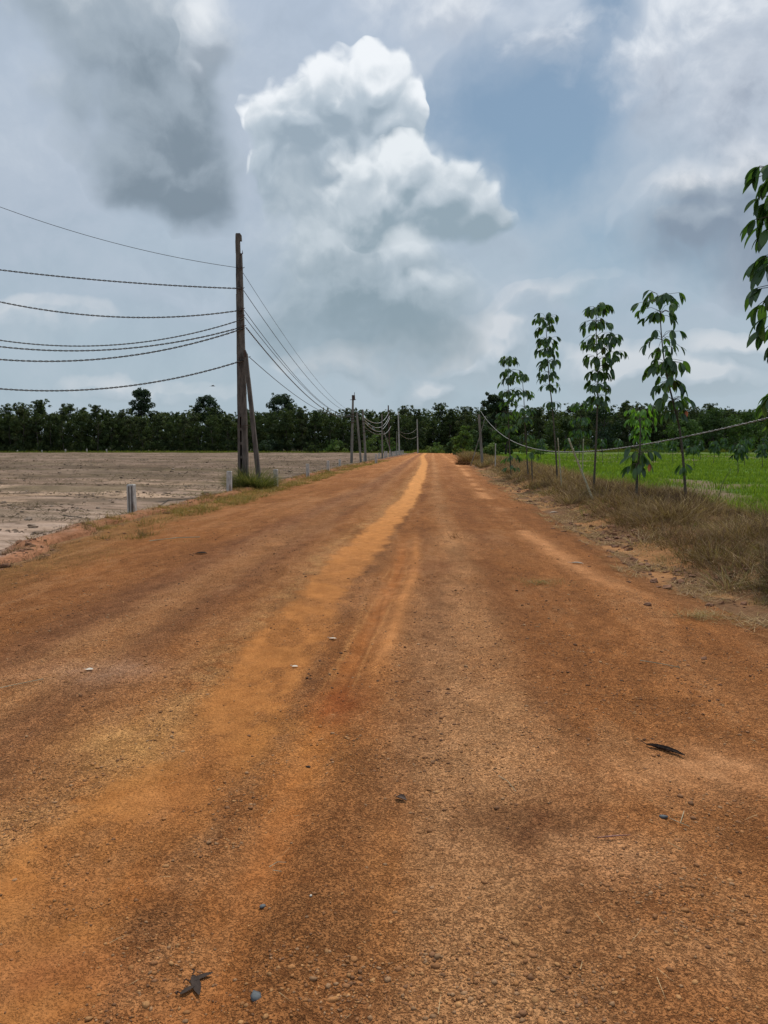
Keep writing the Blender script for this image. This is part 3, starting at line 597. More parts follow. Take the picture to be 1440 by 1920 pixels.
# yellow-green strip before the left forest, road end and right forest
N = 30000
x = rng.uniform(-150, 100, N); y = rng.uniform(192, 214, N)
grass_obj('forest_edge_grass', 'yellow green grass strip at the foot of the forest', x, y, rng.uniform(0.3, 0.9, N)*np.where(x > -5, 1.3, 0.8), rng.uniform(0.08, 0.2, N), [(0.08, 0.10, 0.02)], [(0.19, 0.22, 0.05), (0.12, 0.17, 0.03), (0.24, 0.22, 0.08)], (0, 0.5), (0, 0.4))

def straw_pile(name, label, px, py, n, rad, hh, cols, spread=(0.9, 1.5), wd=0.004, tall=0.0):
    c0 = gnd(px, py); r = rad*np.abs(rng.normal(0, 0.5, n)); a = rng.uniform(0, 2*math.pi, n)
    x = c0[0]+r*np.cos(a)*1.4; y = c0[1]+r*np.sin(a)
    z = ground_z(x, y); V, F, C = blades(3, np.stack([x, y, z+rng.uniform(0, 0.03+tall, n)], -1)-c0, rng.uniform(0.5, 1, n)*hh, np.full(n, wd), rng.uniform(0, 6.3, n), rng.uniform(*spread, n), rng.uniform(-0.3, 0.8, n), pick(cols, n), pick(cols, n))
    return tag(link(name, mesh_np(name, V, F, False, C), M_straw, loc=c0), label, 'grass tuft', None, 'stuff')
straw_pile('dry_grass_tuft', 'reddish brown bristly tuft lying in the middle of the road', 852, 1014, 90, 0.16, 0.2, [(0.20, 0.09, 0.04), (0.11, 0.05, 0.03)], (0.5, 1.3))
straw_pile('dry_grass_tuft', 'grey green mat of dry grass on the right half of the road', 1012, 1096, 420, 0.30, 0.10, [(0.24, 0.20, 0.09), (0.15, 0.13, 0.05), (0.30, 0.24, 0.12)], (0.8, 1.4), 0.003)
straw_pile('dry_grass_tuft', 'pale bleached straw tuft at the right road edge', 1312, 1158, 420, 0.26, 0.15, [(0.46, 0.36, 0.20), (0.36, 0.27, 0.13), (0.24, 0.15, 0.07)], (0.8, 1.45), 0.0035)
straw_pile('dry_grass_tuft', 'small dark weed tuft left of the nearest marker post', 163, 1003, 90, 0.15, 0.22, [(0.12, 0.09, 0.05), (0.2, 0.14, 0.07)], (0.1, 0.9))
straw_pile('dry_grass_tuft', 'dark dead weed below the nearest marker post', 268, 1008, 120, 0.14, 0.22, [(0.10, 0.08, 0.05), (0.18, 0.13, 0.07)], (0.2, 1.0))

# ================================================================ pebbles, clods, debris
ico_v = []; phi = (1+5**0.5)/2
for a in (-1, 1):
    for b in (-phi, phi): ico_v += [(0, a, b), (a, b, 0), (b, 0, a)]
ico_v = np.array(ico_v)/math.sqrt(1+phi*phi)
ico_f = []
for i in range(12):
    for j in range(i+1, 12):
        for k in range(j+1, 12):
            if all(abs(np.linalg.norm(ico_v[p]-ico_v[r_])-1.0515) < 0.01 for p, r_ in ((i, j), (j, k), (i, k))):
                nn = np.cross(ico_v[j]-ico_v[i], ico_v[k]-ico_v[i])
                ico_f.append((i, j, k) if nn.dot(ico_v[i]) > 0 else (i, k, j))
ico_f = np.array(ico_f)
def stones(name, x, y, r, cols, flat=0.55, mat=None, sinkf=0.35, smooth=True, jag=0.28):
    N = len(x); ang = rng.uniform(0, 6.283, N)
    V = ico_v[None]*(1+jag*rng.uniform(-1, 1, (N, 12, 1)))
    V = V*np.stack([r*rng.uniform(0.8, 1.35, N), r*rng.uniform(0.7, 1.1, N), r*flat*rng.uniform(0.7, 1.2, N)], -1)[:, None, :]
    ca, sa = np.cos(ang)[:, None], np.sin(ang)[:, None]
    V = np.stack([V[..., 0]*ca-V[..., 1]*sa, V[..., 0]*sa+V[..., 1]*ca, V[..., 2]], -1)
    V += np.stack([x, y, ground_z(x, y)+r*flat*(0.5-sinkf)], -1)[:, None, :]
    F = (ico_f[None]+(np.arange(N)*12)[:, None, None]).reshape(-1, 3)
    C = np.repeat(pick(cols, N, 0.3), 12, 0)
    return link(name, mesh_np(name, V.reshape(-1, 3), [F], smooth, C), mat)
m, t = new_mat('laterite_pebbles'); co = obj_co(t)
cc = t.mix(t.ss(t.noise(co, 300, 3, 0.6), 0.4, 0.65, 0, 0.5), attr(t, 'Col'), (0.17, 0.08, 0.03)); finish(t, princ(t, cc, 0.85, bump(t, t.noise(co, 250, 3, 0.6), 0.002), 0.2)); M_peb = m
N = 120000
y = 1.0*np.exp(rng.random(N)*math.log(9.0)); x = rng.uniform(-1, 1, N)*(0.58*y+0.3)-0.06*y
k = (x > BL(y)) & (x < BR(y)); x, y = x[k], y[k]
_, g = road_paint(x, y); k = rng.random(len(x)) < (g**1.6)*(0.10+0.8*sstep(0.40, 0.62, fbm(x*2.5, y*2.5, 91, 3)))*0.75; x, y = x[k], y[k]
r = np.clip(rng.lognormal(math.log(0.0040), 0.42, len(x)), 0.002, 0.013)
tag(stones('gravel', x, y, r, [(0.36, 0.16, 0.055), (0.26, 0.115, 0.045), (0.42, 0.21, 0.08), (0.20, 0.095, 0.045), (0.32, 0.18, 0.09)], mat=M_peb), 'small laterite pebbles pressed into the near road', 'gravel', None, 'stuff')
N = 26000; y = 3.5*np.exp(rng.random(N)*math.log(24/3.5)); x = rng.uniform(-1, 1, N)*(0.62*y)-0.06*y; k = (x > BL(y)) & (x < BR(y)); x, y = x[k], y[k]
_, g = road_paint(x, y); k = rng.random(len(x)) < (g**1.5)*sstep(0.42, 0.60, fbm(x*3, y*0.8, 95, 3)); x, y = x[k], y[k]
tag(stones('road_grit', x, y, rng.lognormal(math.log(0.0052), 0.45, len(x)).clip(0.003, 0.016)*(0.8+0.03*y), [(0.12, 0.055, 0.028), (0.09, 0.045, 0.026), (0.20, 0.09, 0.04), (0.34, 0.20, 0.10)], mat=M_peb), 'dark laterite grit strewn over the middle of the road', 'gravel', None, 'stuff')
# clods along both edges
N = 5200; y = 4.0*np.exp(rng.random(N)*math.log(60/4.)); sd_ = rng.random(N) < 0.62
x = np.where(sd_, BR(y)+rng.normal(0.55, 0.35, N), BL(y)+rng.normal(-0.25, 0.3, N))
k = rng.random(N) < sstep(0.40, 0.62, fbm(x*1.2, y*0.8, 92, 3)); x, y = x[k], y[k]
tag(stones('earth_clods', x, y, (rng.lognormal(math.log(0.022), 0.5, len(x))*np.where(x < 0, sstep(6, 16, y)*0.8+0.35, 1)).clip(0.006, 0.07), [(1, 1, 1)], 0.6, M_clod, jag=0.4, smooth=False), 'dark red earth clods heaped along both road edges', 'earth', None, 'stuff')
# clods and debris on the field
N = 9000; y = 9*np.exp(rng.random(N)*math.log(90/9.)); x = BL(y)-0.6-rng.random(N)*(y*0.7+2)
k = rng.random(N) < sstep(0.42, 0.60, fbm(x*0.5, y*1.1, 93, 3)); x, y = x[k], y[k]
tag(stones('field_clods', x, y, (rng.lognormal(math.log(0.028), 0.5, len(x))*(0.7+y*0.02)).clip(0.01, 0.12), [(0.15, 0.115, 0.085), (0.20, 0.16, 0.125), (0.10, 0.075, 0.055)], 0.55, M_peb, jag=0.4, smooth=False), 'lumps of grey-brown soil on the ploughed field', 'soil', None, 'stuff')
N = 42000; y = 9*np.exp(rng.random(N)*math.log(150/9.)); x = BL(y)-0.5-rng.random(N)*(y*0.75+2)
k = rng.random(N) < sstep(0.42, 0.62, fbm(x*0.25, y*0.7, 94, 3)); x, y = x[k], y[k]
grass_obj('field_stubble', 'dry stalks and roots strewn over the ploughed field', x, y, rng.uniform(0.05, 0.24, len(x))*(1+y*0.01), 0.006+0.0006*y, [(0.10, 0.08, 0.05), (0.06, 0.05, 0.035)], [(0.16, 0.13, 0.08), (0.09, 0.07, 0.05)], (0.9, 1.5), (-0.2, 0.4), M_straw, zoff=0.03)
# straw bits on the road
N = 150; y = 1.6*np.exp(rng.random(N)*math.log(30/1.6)); x = rng.uniform(-1, 1, N)*0.5*y
k = (x > BL(y)) & (x < BR(y)); x, y = x[k], y[k]
grass_obj('straw_bits', 'loose straw bits strewn on the road', x, y, rng.uniform(0.02, 0.09, len(x)), 0.0015+0.0003*y, [(0.45, 0.33, 0.18)], [(0.52, 0.40, 0.22)], (1.45, 1.55), (-0.3, 0.3), M_straw, lv=3, zoff=0.025, sink=0.0)

# --- single finds on the road
def m_plain(name, c, rough=0.7): return solid(name, c, tuple(v*0.7 for v in c), 60.0, rough, 0.001)
M_brownleaf = m_plain('dead_leaf_brown', (0.10, 0.062, 0.045)); M_paleleaf = m_plain('dead_leaf_pale', (0.34, 0.24, 0.17)); M_white = m_plain('bleached_white', (0.62, 0.56, 0.46)); M_blackleaf = m_plain('dead_leaf_black', (0.050, 0.033, 0.025), 0.9); M_slate = m_plain('blue_grey_stone', (0.115, 0.125, 0.13), 0.7)
def curled_leaf(label, px, py, length, width, ang, mats, curl=1.6, cat='leaf', arch=0.006, lift=0.007):
    c0 = gnd(px, py); c0[2] = ground_z(c0[0], c0[1])+lift
    nl, nw = 14, 7; V = []
    for i in range(nl):
        t_ = i/(nl-1); ww = width*math.sin(math.pi*min(1, t_*0.94+0.05))**0.7
        for j in range(nw):
            v = (j/(nw-1)-0.5)*2; a = v*curl
            jit = 0.06*math.sin(i*2.3+j*1.7)*width
            V.append(((t_-0.5)*length, math.sin(a)*ww/max(curl, .3)+jit, (1-math.cos(a))*ww/max(curl, .3)*0.9+arch*math.sin(math.pi*t_)*0.3+abs(jit)*0.6))
    V = np.array(V); F = np.array([(i*nw+j, (i+1)*nw+j, (i+1)*nw+j+1, i*nw+j+1) for i in range(nl-1) for j in range(nw-1)])
    root = empty('fallen_leaf', c0, label, cat, rz=ang)
    me = mesh_np('leaf_blade', V, [F], True, np.ones((len(V), 3))); me.materials.append(mats[0])
    if len(mats) > 1:
        me.materials.append(mats[1]); idx = np.array([1 if ((f[0] % nw) in (1, 2, 3) and f[0] > 7*nw and (f[0]//nw+f[0] % nw) % 5 != 0) else 0 for f in F], np.int32); me.polygons.foreach_set('material_index', idx)
    o = bpy.data.objects.new('leaf_blade', me); COL.objects.link(o); o.parent = root
    b = MB(); b.tube([(-length*0.5, 0, 0.004), (-length*0.62, 0.006, 0.008), (-length*0.72, 0.002, 0.004)], 0.0018, 5); link('stalk', b.mesh('stalk'), mats[0], root)
    return root
curled_leaf('curled dark brown leaf with pale underside on the lower right of the road', 1247, 1420, 0.20, 0.026, R(-42), [M_blackleaf, M_paleleaf], 1.5, arch=0.0, lift=0.0)
curled_leaf('crumpled black leaf scrap at the bottom edge of the road', 368, 1868, 0.085, 0.013, R(-62), [M_blackleaf], 0.5, arch=0.003, lift=0.002)
curled_leaf('dark broken leaf arm beside the black leaf scrap', 378, 1853, 0.07, 0.009, R(38), [M_blackleaf], 0.5, arch=0.003, lift=0.004)
curled_leaf('narrow black leaf strip left of the black leaf scrap', 352, 1880, 0.045, 0.008, R(50), [M_blackleaf], 0.5, arch=0.003)
curled_leaf('small dark leaf on the left half of the road', 378, 1046, 0.16, 0.05, R(8), [M_blackleaf], 0.9)
curled_leaf('small pale oval leaf on the dust streak', 553, 1258, 0.042, 0.020, R(5), [M_white], 0.25, lift=0.009)
curled_leaf('pale leaf scrap right of the dust streak', 624, 1207, 0.06, 0.02, R(-5), [M_white], 0.2, lift=0.008)
curled_leaf('crumpled white wrapper-like leaf on the right half of the road', 1082, 1058, 0.16, 0.030, R(-22), [M_white], 1.0)
curled_leaf('white leaf scrap at the foot of the right verge', 1040, 962, 0.22, 0.05, R(10), [M_white], 0.8)
curled_leaf('bleached scrap on the pale patch at the left of the road', 168, 1266, 0.05, 0.022, R(15), [M_white], 0.3)
curled_leaf('dark curled leaf lying beside the dark red patch', 752, 1512, 0.05, 0.022, R(-30), [M_brownleaf], 1.2)
def one_stone(label, px, py, r, mat, name='stone', flat=0.5):
    c0 = gnd(px, py); o = stones(name, np.array([c0[0]]), np.array([c0[1]]), np.array([r]), [(1, 1, 1)], flat, mat, 0.2)
    c0[2] = float(ground_z(c0[0], c0[1])); v = np.empty(len(o.data.vertices)*3, np.float32); o.data.vertices.foreach_get('co', v)
    o.data.vertices.foreach_set('co', (v.reshape(-1, 3)-c0.astype(np.float32)).ravel()); o.location = c0
    return tag(o, label, 'stone')
one_stone('blue grey stone at the bottom edge of the road', 480, 1904, 0.020, M_slate)
one_stone('small white pebble on the lower middle of the road', 583, 1711, 0.0065, M_white)
one_stone('small blue grey pebble in the lower middle of the road', 492, 1716, 0.011, M_slate)
one_stone('grey blue chip near the thin twig', 1243, 1548, 0.014, M_slate)
one_stone('dark pebble beside the wheel rut', 578, 1447, 0.012, M_blackleaf)
one_stone('large dark red clod at the left edge of the picture', 10, 1066, 0.085, M_clod, 'earth_clod')
b = MB(); c0 = gnd(1150, 1592); c0[2] = float(ground_z(c0[0], c0[1]))+0.012
b.tube([(-0.062, -0.012, 0), (0, 0.0, 0.002), (0.066, 0.016, 0.0)], [0.0022, 0.003, 0.0012], 6)
tag(link('twig', b.mesh('twig', True), m_plain('pinkish_twig', (0.30, 0.15, 0.12)), loc=c0), 'thin straight pinkish twig on the lower right of the road', 'twig')
M_stick = M_bark
def stalks(label, pts_px, rad=0.0012, mat=M_bamboo, name='straw'):
    b = MB(); c0 = gnd(*pts_px[0][0]); c0[2] = float(ground_z(c0[0], c0[1]))
    for seg in pts_px:
        P = np.array([gnd(*p) for p in seg]); P[:, 2] = ground_z(P[:, 0], P[:, 1])+0.01
        b.tube(P-c0, rad, 5)
    return tag(link(name, b.mesh(name), mat, loc=c0), label, 'straw')
stalks('forked pale straw near the grey blue chip', [[(1255, 1552), (1275, 1562), (1292, 1572)], [(1275, 1562), (1282, 1540)]])
stalks('pale straw beside the bright gravel patch', [[(935, 1472), (952, 1486), (967, 1502)]])
stalks('long thin straw lying across the road at right', [[(1200, 1246), (1240, 1250), (1275, 1256)]], 0.003)
stalks('long thin straw at the left edge of the road', [[(0, 1306), (40, 1296), (82, 1288)]], 0.0025)
stalks('broken pale straw beside the orange rut', [[(505, 1640), (520, 1632), (537, 1636)]])
stalks('short straw just below the broken straw beside the orange rut', [[(512, 1650), (528, 1655)]])
stalks('curved pale straw on the left verge', [[(280, 1018), (330, 1013), (375, 1012)]], 0.006)
stalks('thin branch lying on the field beside the nearest marker post', [[(262, 958), (290, 944), (320, 926)]], 0.012, M_bark, 'branch')
stalks('broken stick on the field left of the nearest marker post', [[(118, 955), (134, 957), (152, 958)]], 0.014, M_bark, 'branch')

# ================================================================ poles and marker posts
def tufts(name, label, c, n, rad, hh, cols_r, cols_t, mat, wd=0.014, kind=None, lean=(0.1, 1.0)):
    r = rad*np.sqrt(rng.random(n)); a = rng.uniform(0, 6.283, n); x = c[0]+r*np.cos(a); y = c[1]+r*np.sin(a)*0.8
    V, F, C = blades(3, np.stack([x, y, ground_z(x, y)-0.02], -1)-P3(c), rng.uniform(0.4, 1, n)*hh*(1.1-r/rad*0.5), np.full(n, wd), a+rng.normal(0, 0.5, n), rng.uniform(*lean, n), rng.uniform(0.0, 0.9, n), pick(cols_r, n), pick(cols_t, n))
    return tag(link(name, mesh_np(name, V, F, False, C), mat, loc=c), label, 'grass tuft', None, kind)

def gz(x, y): return float(ground_z(np.array([x]), np.array([y]))[0])
Y1 = 28.0
b1 = at(457, 915, Y1); b1[2] = gz(b1[0], b1[1]); t1 = at(447.5, 438, Y1)
H1 = t1[2]-b1[2]; lx = (t1[0]-b1[0])/H1
pole1 = empty('utility_pole', b1, 'tall dark weathered concrete pole with slots near its foot, nearest on the left', 'utility pole', 'poles along the left side of the road')
b = MB()
wx = lambda z: (0.180-0.080*z/H1)           # half width seen from the road
def seg(z0, z1, xo0=0, xo1=None, k0=1.0, k1=None, yk=1.0, yo=0.0):
    xo1 = xo0 if xo1 is None else xo1; k1 = k0 if k1 is None else k1
    b.frustum((lx*z0+xo0, yo, z0), (lx*z1+xo1, yo, z1), (wx(z0)*k0, wx(z0)*0.7*yk), (wx(z1)*k1, wx(z1)*0.7*yk), 0.006)
# flanges and rungs of the slotted lower part, then solid shaft, then broken top
zt = 2.72
for z0, z1 in ((-0.4, 0.9), (0.9, 1.8), (1.8, zt)):
    seg(z0, z1, -wx(z0)*0.74, -wx(z1)*0.74, 0.26, 0.26)
    seg(z0, z1, wx(z0)*0.48, wx(z1)*0.48, 0.52, 0.52)
for z0 in (-0.2, 0.62, 1.10, 1.60, 2.12, 2.62): seg(z0, z0+0.10, -wx(z0)*0.26, None, 0.24, 0.24, 0.9)
b.frustum((lx*-0.2-0.06, 0.12, -0.2), (lx*2.7-0.05, 0.12, 2.7), (0.05, 0.03), (0.05, 0.03))
zs = np.linspace(zt, H1-0.70, 9)
for a_, c_ in zip(zs[:-1], zs[1:]): seg(a_, c_)
seg(H1-0.70, H1-0.26, -0.032, -0.034, 0.72, 0.70)
seg(H1-0.26, H1-0.05, 0, -0.0, 1.02, 0.98); seg(H1-0.05, H1, -0.01, -0.01, 0.9, 0.7)
link('shaft', b.mesh('shaft'), M_pole, pole1)
ATT = {k: at(px, py, Y1)-b1 for k, (px, py) in dict(a=(456, 505), b=(456, 543), c=(457, 581), d=(457, 594), e=(459, 613), f=(467, 671)).items()}
for k, p in ATT.items():
    bb = MB(); z = p[2]; xc = lx*z
    bb.tube([(xc-0.02, -0.17, z), (p[0]+0.05, -0.17, z+0.01), (p[0]+0.09, -0.17, z+0.04)], 0.012, 6)
    bb.tube([(p[0]-0.02, -0.17, z-0.05), (p[0]-0.02, -0.17, z+0.05)], 0.028, 8)
    link('hook', bb.mesh('hook'), M_iron, pole1)
bb = MB(); zb = H1-0.72; bb.tube([(lx*zb+0.06, -0.1, zb-0.05), (lx*zb+0.15, -0.1, zb), (lx*zb+0.15, -0.1, zb+0.14)], 0.02, 6); link('bracket', bb.mesh('bracket'), M_iron, pole1)
bb = MB(); zb = 2.28; xc = lx*zb
bb.tube([(xc-0.16, -0.19, zb), (xc+0.40, -0.19, zb+0.02)], 0.012, 6); bb.tube([(xc-0.1, -0.19, zb-0.08), (xc+0.36, -0.19, zb-0.06)], 0.008, 6); link('tie_wire', bb.mesh('tie_wire'), M_iron, pole1)
# brace
bt = at(463, 664, Y1)-b1; bb_ = at(489, 908, Y1-0.4)-b1; bb_[2] = -0.3
brace = empty('brace_pole', b1+np.array([bb_[0], -0.4, 0]), 'leaning brown brace post propping the nearest pole', 'post')
o_ = np.array([bb_[0], -0.4, 0]); b = MB()
for k in range(6):
    p, q_ = k/6, (k+1)/6
    A = np.array([bb_[0], -0.4, -0.3])*(1-p)+np.array([bt[0], -0.22, bt[2]])*p-o_; B = np.array([bb_[0], -0.4, -0.3])*(1-q_)+np.array([bt[0], -0.22, bt[2]])*q_-o_
    b.frustum(A, B, (0.085-0.022*p, 0.07), (0.085-0.022*q_, 0.07), 0.004)
link('shaft', b.mesh('shaft'), M_pole, brace)
bb = MB(); T = np.array([bt[0], -0.22, bt[2]])-o_; bb.tube([T+(0, -0.06, -0.12), T+(0.02, -0.07, 0.02), T+(-0.02, -0.06, 0.10)], 0.05, 7); link('cap', bb.mesh('cap'), M_iron, brace)
cT = at(472, 916, Y1-0.5); cT[2] = gz(cT[0], cT[1])
tufts('grass_tuft', 'long green grass clump round the foot of the nearest pole', cT, 2000, 0.72, 1.35, [(0.03, 0.04, 0.012)], [(0.11, 0.14, 0.045), (0.08, 0.10, 0.03), (0.22, 0.21, 0.10), (0.34, 0.29, 0.15)], M_grass)
cT = cT+np.array([0.6, -0.4, 0]); cT[2] = gz(cT[0], cT[1])
tufts('grass_tuft', 'straw coloured grass clump in front of the nearest pole', cT, 420, 0.6, 0.34, [(0.15, 0.10, 0.04)], [(0.42, 0.33, 0.14), (0.30, 0.22, 0.09)], M_straw, 0.011)

POLES = {}
def pole(key, Yp, base, top, w0, w1, mat, label, extra=None, group='poles along the left side of the road', name='utility_pole', zb=None, cat='utility pole'):
    B = at(base[0], base[1], Yp); B[2] = gz(B[0], B[1]) if zb is None else zb
    T = at(top[0], top[1], Yp)
    o = empty(name, B, label, cat, group); d = T-B
    w0, w1 = w0*0.72, w1*0.72; b = MB(); n = 5
    for k in range(n):
        p, q_ = k/n, (k+1)/n
        b.frustum(d*p+np.array([0, 0, -0.3 if k == 0 else 0]), d*q_, (w0*(1-p)+w1*p, (w0*(1-p)+w1*p)*0.8), (w0*(1-q_)+w1*q_, (w0*(1-q_)+w1*q_)*0.8), 0.003)
    link('shaft', b.mesh('shaft'), mat, o)
    if extra: extra(o, d)
    POLES[key] = (B, T, o); return o
def top2(o, d):
    b = MB(); b.frustum(d+(0.05, 0, -0.45), d+(0.03, 0, 0.06), (0.16, 0.13), (0.15, 0.12)); link('top_cap', b.mesh('top_cap'), M_iron, o)
    b = MB(); b.tube([d+(0.1, 0, -0.1), d+(0.16, 0, 0.35)], 0.03, 6); b.tube([d+(-0.30, 0, -0.42), d+(0.3, 0, -0.38)], 0.03, 6); link('bracket', b.mesh('bracket'), M_iron, o)
    for k in range(4):
        b = MB(); z = d[2]-1.9-0.28*k; b.tube([(d[0]*0.85-0.2, -0.16, z), (d[0]*0.85+0.25, -0.16, z+0.02)], 0.035, 6); link('hook', b.mesh('hook'), M_iron, o)
def hooks(zs):
    def f(o, d):
        for z in zs:
            b = MB(); p = d*(z/d[2]); b.tube([p+(-0.14, -0.1, 0), p+(0.16, -0.1, 0.02)], 0.03, 6); link('hook', b.mesh('hook'), M_iron, o)
    return f
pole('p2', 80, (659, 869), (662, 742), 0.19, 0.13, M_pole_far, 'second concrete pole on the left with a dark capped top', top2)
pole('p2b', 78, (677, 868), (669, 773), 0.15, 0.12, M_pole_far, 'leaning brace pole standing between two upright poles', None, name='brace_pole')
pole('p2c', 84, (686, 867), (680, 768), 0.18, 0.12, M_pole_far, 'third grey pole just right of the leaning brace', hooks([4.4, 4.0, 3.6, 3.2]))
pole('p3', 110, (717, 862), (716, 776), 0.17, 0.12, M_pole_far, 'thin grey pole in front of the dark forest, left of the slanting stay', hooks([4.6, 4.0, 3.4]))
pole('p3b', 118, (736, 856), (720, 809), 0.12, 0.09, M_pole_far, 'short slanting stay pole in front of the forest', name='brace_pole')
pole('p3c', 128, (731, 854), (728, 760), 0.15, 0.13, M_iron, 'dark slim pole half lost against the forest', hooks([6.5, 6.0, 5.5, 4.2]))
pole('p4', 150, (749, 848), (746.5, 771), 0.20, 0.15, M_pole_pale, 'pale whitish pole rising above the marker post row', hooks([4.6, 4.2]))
pole('p4b', 152, (744, 848), (744, 808), 0.12, 0.09, M_pole_far, 'short grey post just left of the pale pole', name='brace_pole')
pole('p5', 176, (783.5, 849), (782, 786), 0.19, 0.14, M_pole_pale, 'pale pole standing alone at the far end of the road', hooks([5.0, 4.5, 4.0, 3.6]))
pole('pr', 60, (905, 850), (898, 777), 0.15, 0.11, M_pole_far, 'grey post beside the dry brush on the right of the road', group='posts on the right of the road')
POLES['pr'][2]['category'] = 'post'

ORD = ['first', 'second', 'third', 'fourth', 'fifth', 'sixth', 'seventh', 'eighth', 'ninth', 'tenth', 'eleventh', 'twelfth', 'thirteenth', 'fourteenth', 'fifteenth', 'sixteenth']
def marker_mesh():
    b = MB(); hs, H = 0.078, 0.60
    b.frustum((0, 0, -0.25), (0, 0, H-0.02), (hs, hs), (hs*0.97, hs*0.97), 0.003)
    b.frustum((0, 0, H-0.02), (0, 0, H), (hs*0.97, hs*0.97), (hs*0.80, hs*0.80), 0.003)
    return b.mesh('body')
mk_me = marker_mesh(); mk_me.materials.append(M_marker)
b = MB()
for xx in (-0.03, 0.035): b.frustum((xx, -0.081, 0.0), (xx, -0.081, 0.56), (0.012, 0.005), (0.010, 0.005))
rib_me = b.mesh('groove_rib'); rib_me.materials.append(M_pole)
markers = [((248, 970), 16.5, 0.60, 'nearest short grey concrete marker post beside the ploughed field'), ((430, 933), 24.5, 0.66, 'short marker post just left of the big slotted pole'),
 ((517, 912), 29, 0.66, 'short marker post just right of the brace post'), ((577, 895), 38, 0.67, 'short marker post among golden grass, fourth from the camera'), ((615, 884), 47, 0.68, 'fifth marker post from the camera on the left shoulder'),
 ((637, 873), 62, 0.66, 'sixth marker post, last before the capped pole'), ((705, 869), 70, 0.85, 'white marker post just right of the group of three poles'), ((683, 866), 88, 0.7, 'marker post behind the third grey pole'),
 ((711, 862), 92, 0.85, None), ((721.5, 863), 96, 0.9, None), ((725, 861), 102, 0.9, None), ((731, 859), 110, 0.9, None), ((735.5, 857), 118, 0.9, None), ((739, 855), 126, 0.9, None), ((742, 854), 134, 0.9, None), ((745, 853), 141, 0.9, None), ((748, 852.5), 148, 0.9, None), ((752, 852), 156, 0.9, None), ((755.5, 851), 165, 0.9, None)]
for k, ((px, py), Yp, hh, lab) in enumerate(markers):
    B = at(px, py, Yp); B[2] = gz(B[0], B[1])
    lab = lab or '%s small white marker post in the far row, counted towards the forest' % ORD[k-8]
    o = empty('marker_post', B, lab, 'marker post', 'marker posts along the left road edge', rz=random.uniform(-0.15, 0.15))
    o.rotation_euler[1] = random.uniform(-0.03, 0.03); o.scale = (1 if k < 6 else 1.25, 1 if k < 6 else 1.25, hh/0.60)
    link('body', mk_me, None, o)
    if k == 0: link('groove_rib', rib_me, None, o)
for kk, px in enumerate((33, 79, 123, 163, 200)):
    B = at(px, 852, 196); B[2] = gz(B[0], B[1])
    o = empty('marker_post', B, '%s from the left of the tiny marker posts below the forest' % ORD[kk], 'marker post', 'marker posts at the far field edge'); o.scale = (1.6, 1.6, 1.5 if px > 100 else 1.1)
    link('body', mk_me, None, o)

# ================================================================ cables
def cable(name, label, pts, rad, twist=None, strands=2, mats=None, step=0.05, cat='cable', group=None, sep=None):
    """parabola-ish curve through points; optional twisted strands"""
    P = np.array(pts, float); L = np.concatenate([[0], np.cumsum(np.linalg.norm(np.diff(P, axis=0), axis=1))])
    n = max(12, int(L[-1]/step)); s_ = np.linspace(0, L[-1], n)
    C = np.stack([np.interp(s_, L, P[:, i]) for i in range(3)], -1)
    o = empty(name, P[0], label, cat, group)
    if twist is None:
        b = MB(); b.tube(C-P[0], rad, 6); link('strand', b.mesh('strand', True), mats[0], o); return o
    tan = np.gradient(C, axis=0); tan /= np.linalg.norm(tan, axis=1)[:, None]
    A = np.cross(tan, (0, 0, 1.0)); A /= np.linalg.norm(A, axis=1)[:, None]; Bv = np.cross(tan, A)
    for k in range(strands):
        ph = s_/twist*2*math.pi+k*2*math.pi/strands; sp_ = sep or rad*1.05
        b = MB(); b.tube(C-P[0]+sp_*(np.cos(ph)[:, None]*A+np.sin(ph)[:, None]*Bv), rad, 5, True); link('strand', b.mesh('strand', True), mats[k % len(mats)], o)
    return o
def sagline(A, B, sag, n=40):
    t_ = np.linspace(0, 1, n)[:, None]; P = P3(A)*(1-t_)+P3(B)*t_; P[:, 2] -= (4*sag*t_*(1-t_))[:, 0]; return P
# left span: towards a pole just outside the picture
ex = -24.5; ey = 23.6
def left_curve(ppx):
    """heights fitted through photo points on the vertical plane between both poles"""
    x0, y0 = b1[0], Y1-0.15; tt, zz = [], []
    for (px, py) in ppx:
        d = ray(px, py); m = d[0]/d[1]; t_ = (m*y0-x0)/((ex-x0)-m*(ey-y0)); yy = y0+(ey-y0)*t_
        tt.append(t_); zz.append(CAMH+d[2]/d[1]*yy)
    cf = np.polyfit(tt, zz, 2); t_ = np.linspace(tt[-1], 1, 60)
    return np.stack([x0+(ex-x0)*t_, y0+(ey-y0)*t_, np.polyval(cf, t_)], -1)
LW = [('thin single wire running down to the top of the nearest pole', [(0, 388), (220, 457), (447, 502)], 0.009, None),
      ('second wire from the top left of the nearest pole, twisted', [(0, 506), (220, 528), (452, 541)], 0.013, 0.34),
      ('third wire from the top left of the nearest pole, sagging and twisted', [(0, 566), (300, 595), (456, 581)], 0.013, 0.34),
      ('fourth wire from the top left of the nearest pole, uppermost of three bunched wires', [(0, 638), (190, 648), (457, 598)], 0.0115, 0.30),
      ('fifth wire from the top left of the nearest pole, middle of three bunched wires', [(0, 650), (200, 656), (458, 612)], 0.0135, 0.36),
      ('sixth wire from the top left of the nearest pole, lowest of three bunched wires', [(0, 674), (210, 671), (459, 615)], 0.0145, 0.38),
      ('lowest twisted wire left of the nearest pole', [(0, 729), (200, 728), (464, 673)], 0.0145, 0.33)]
ends = []
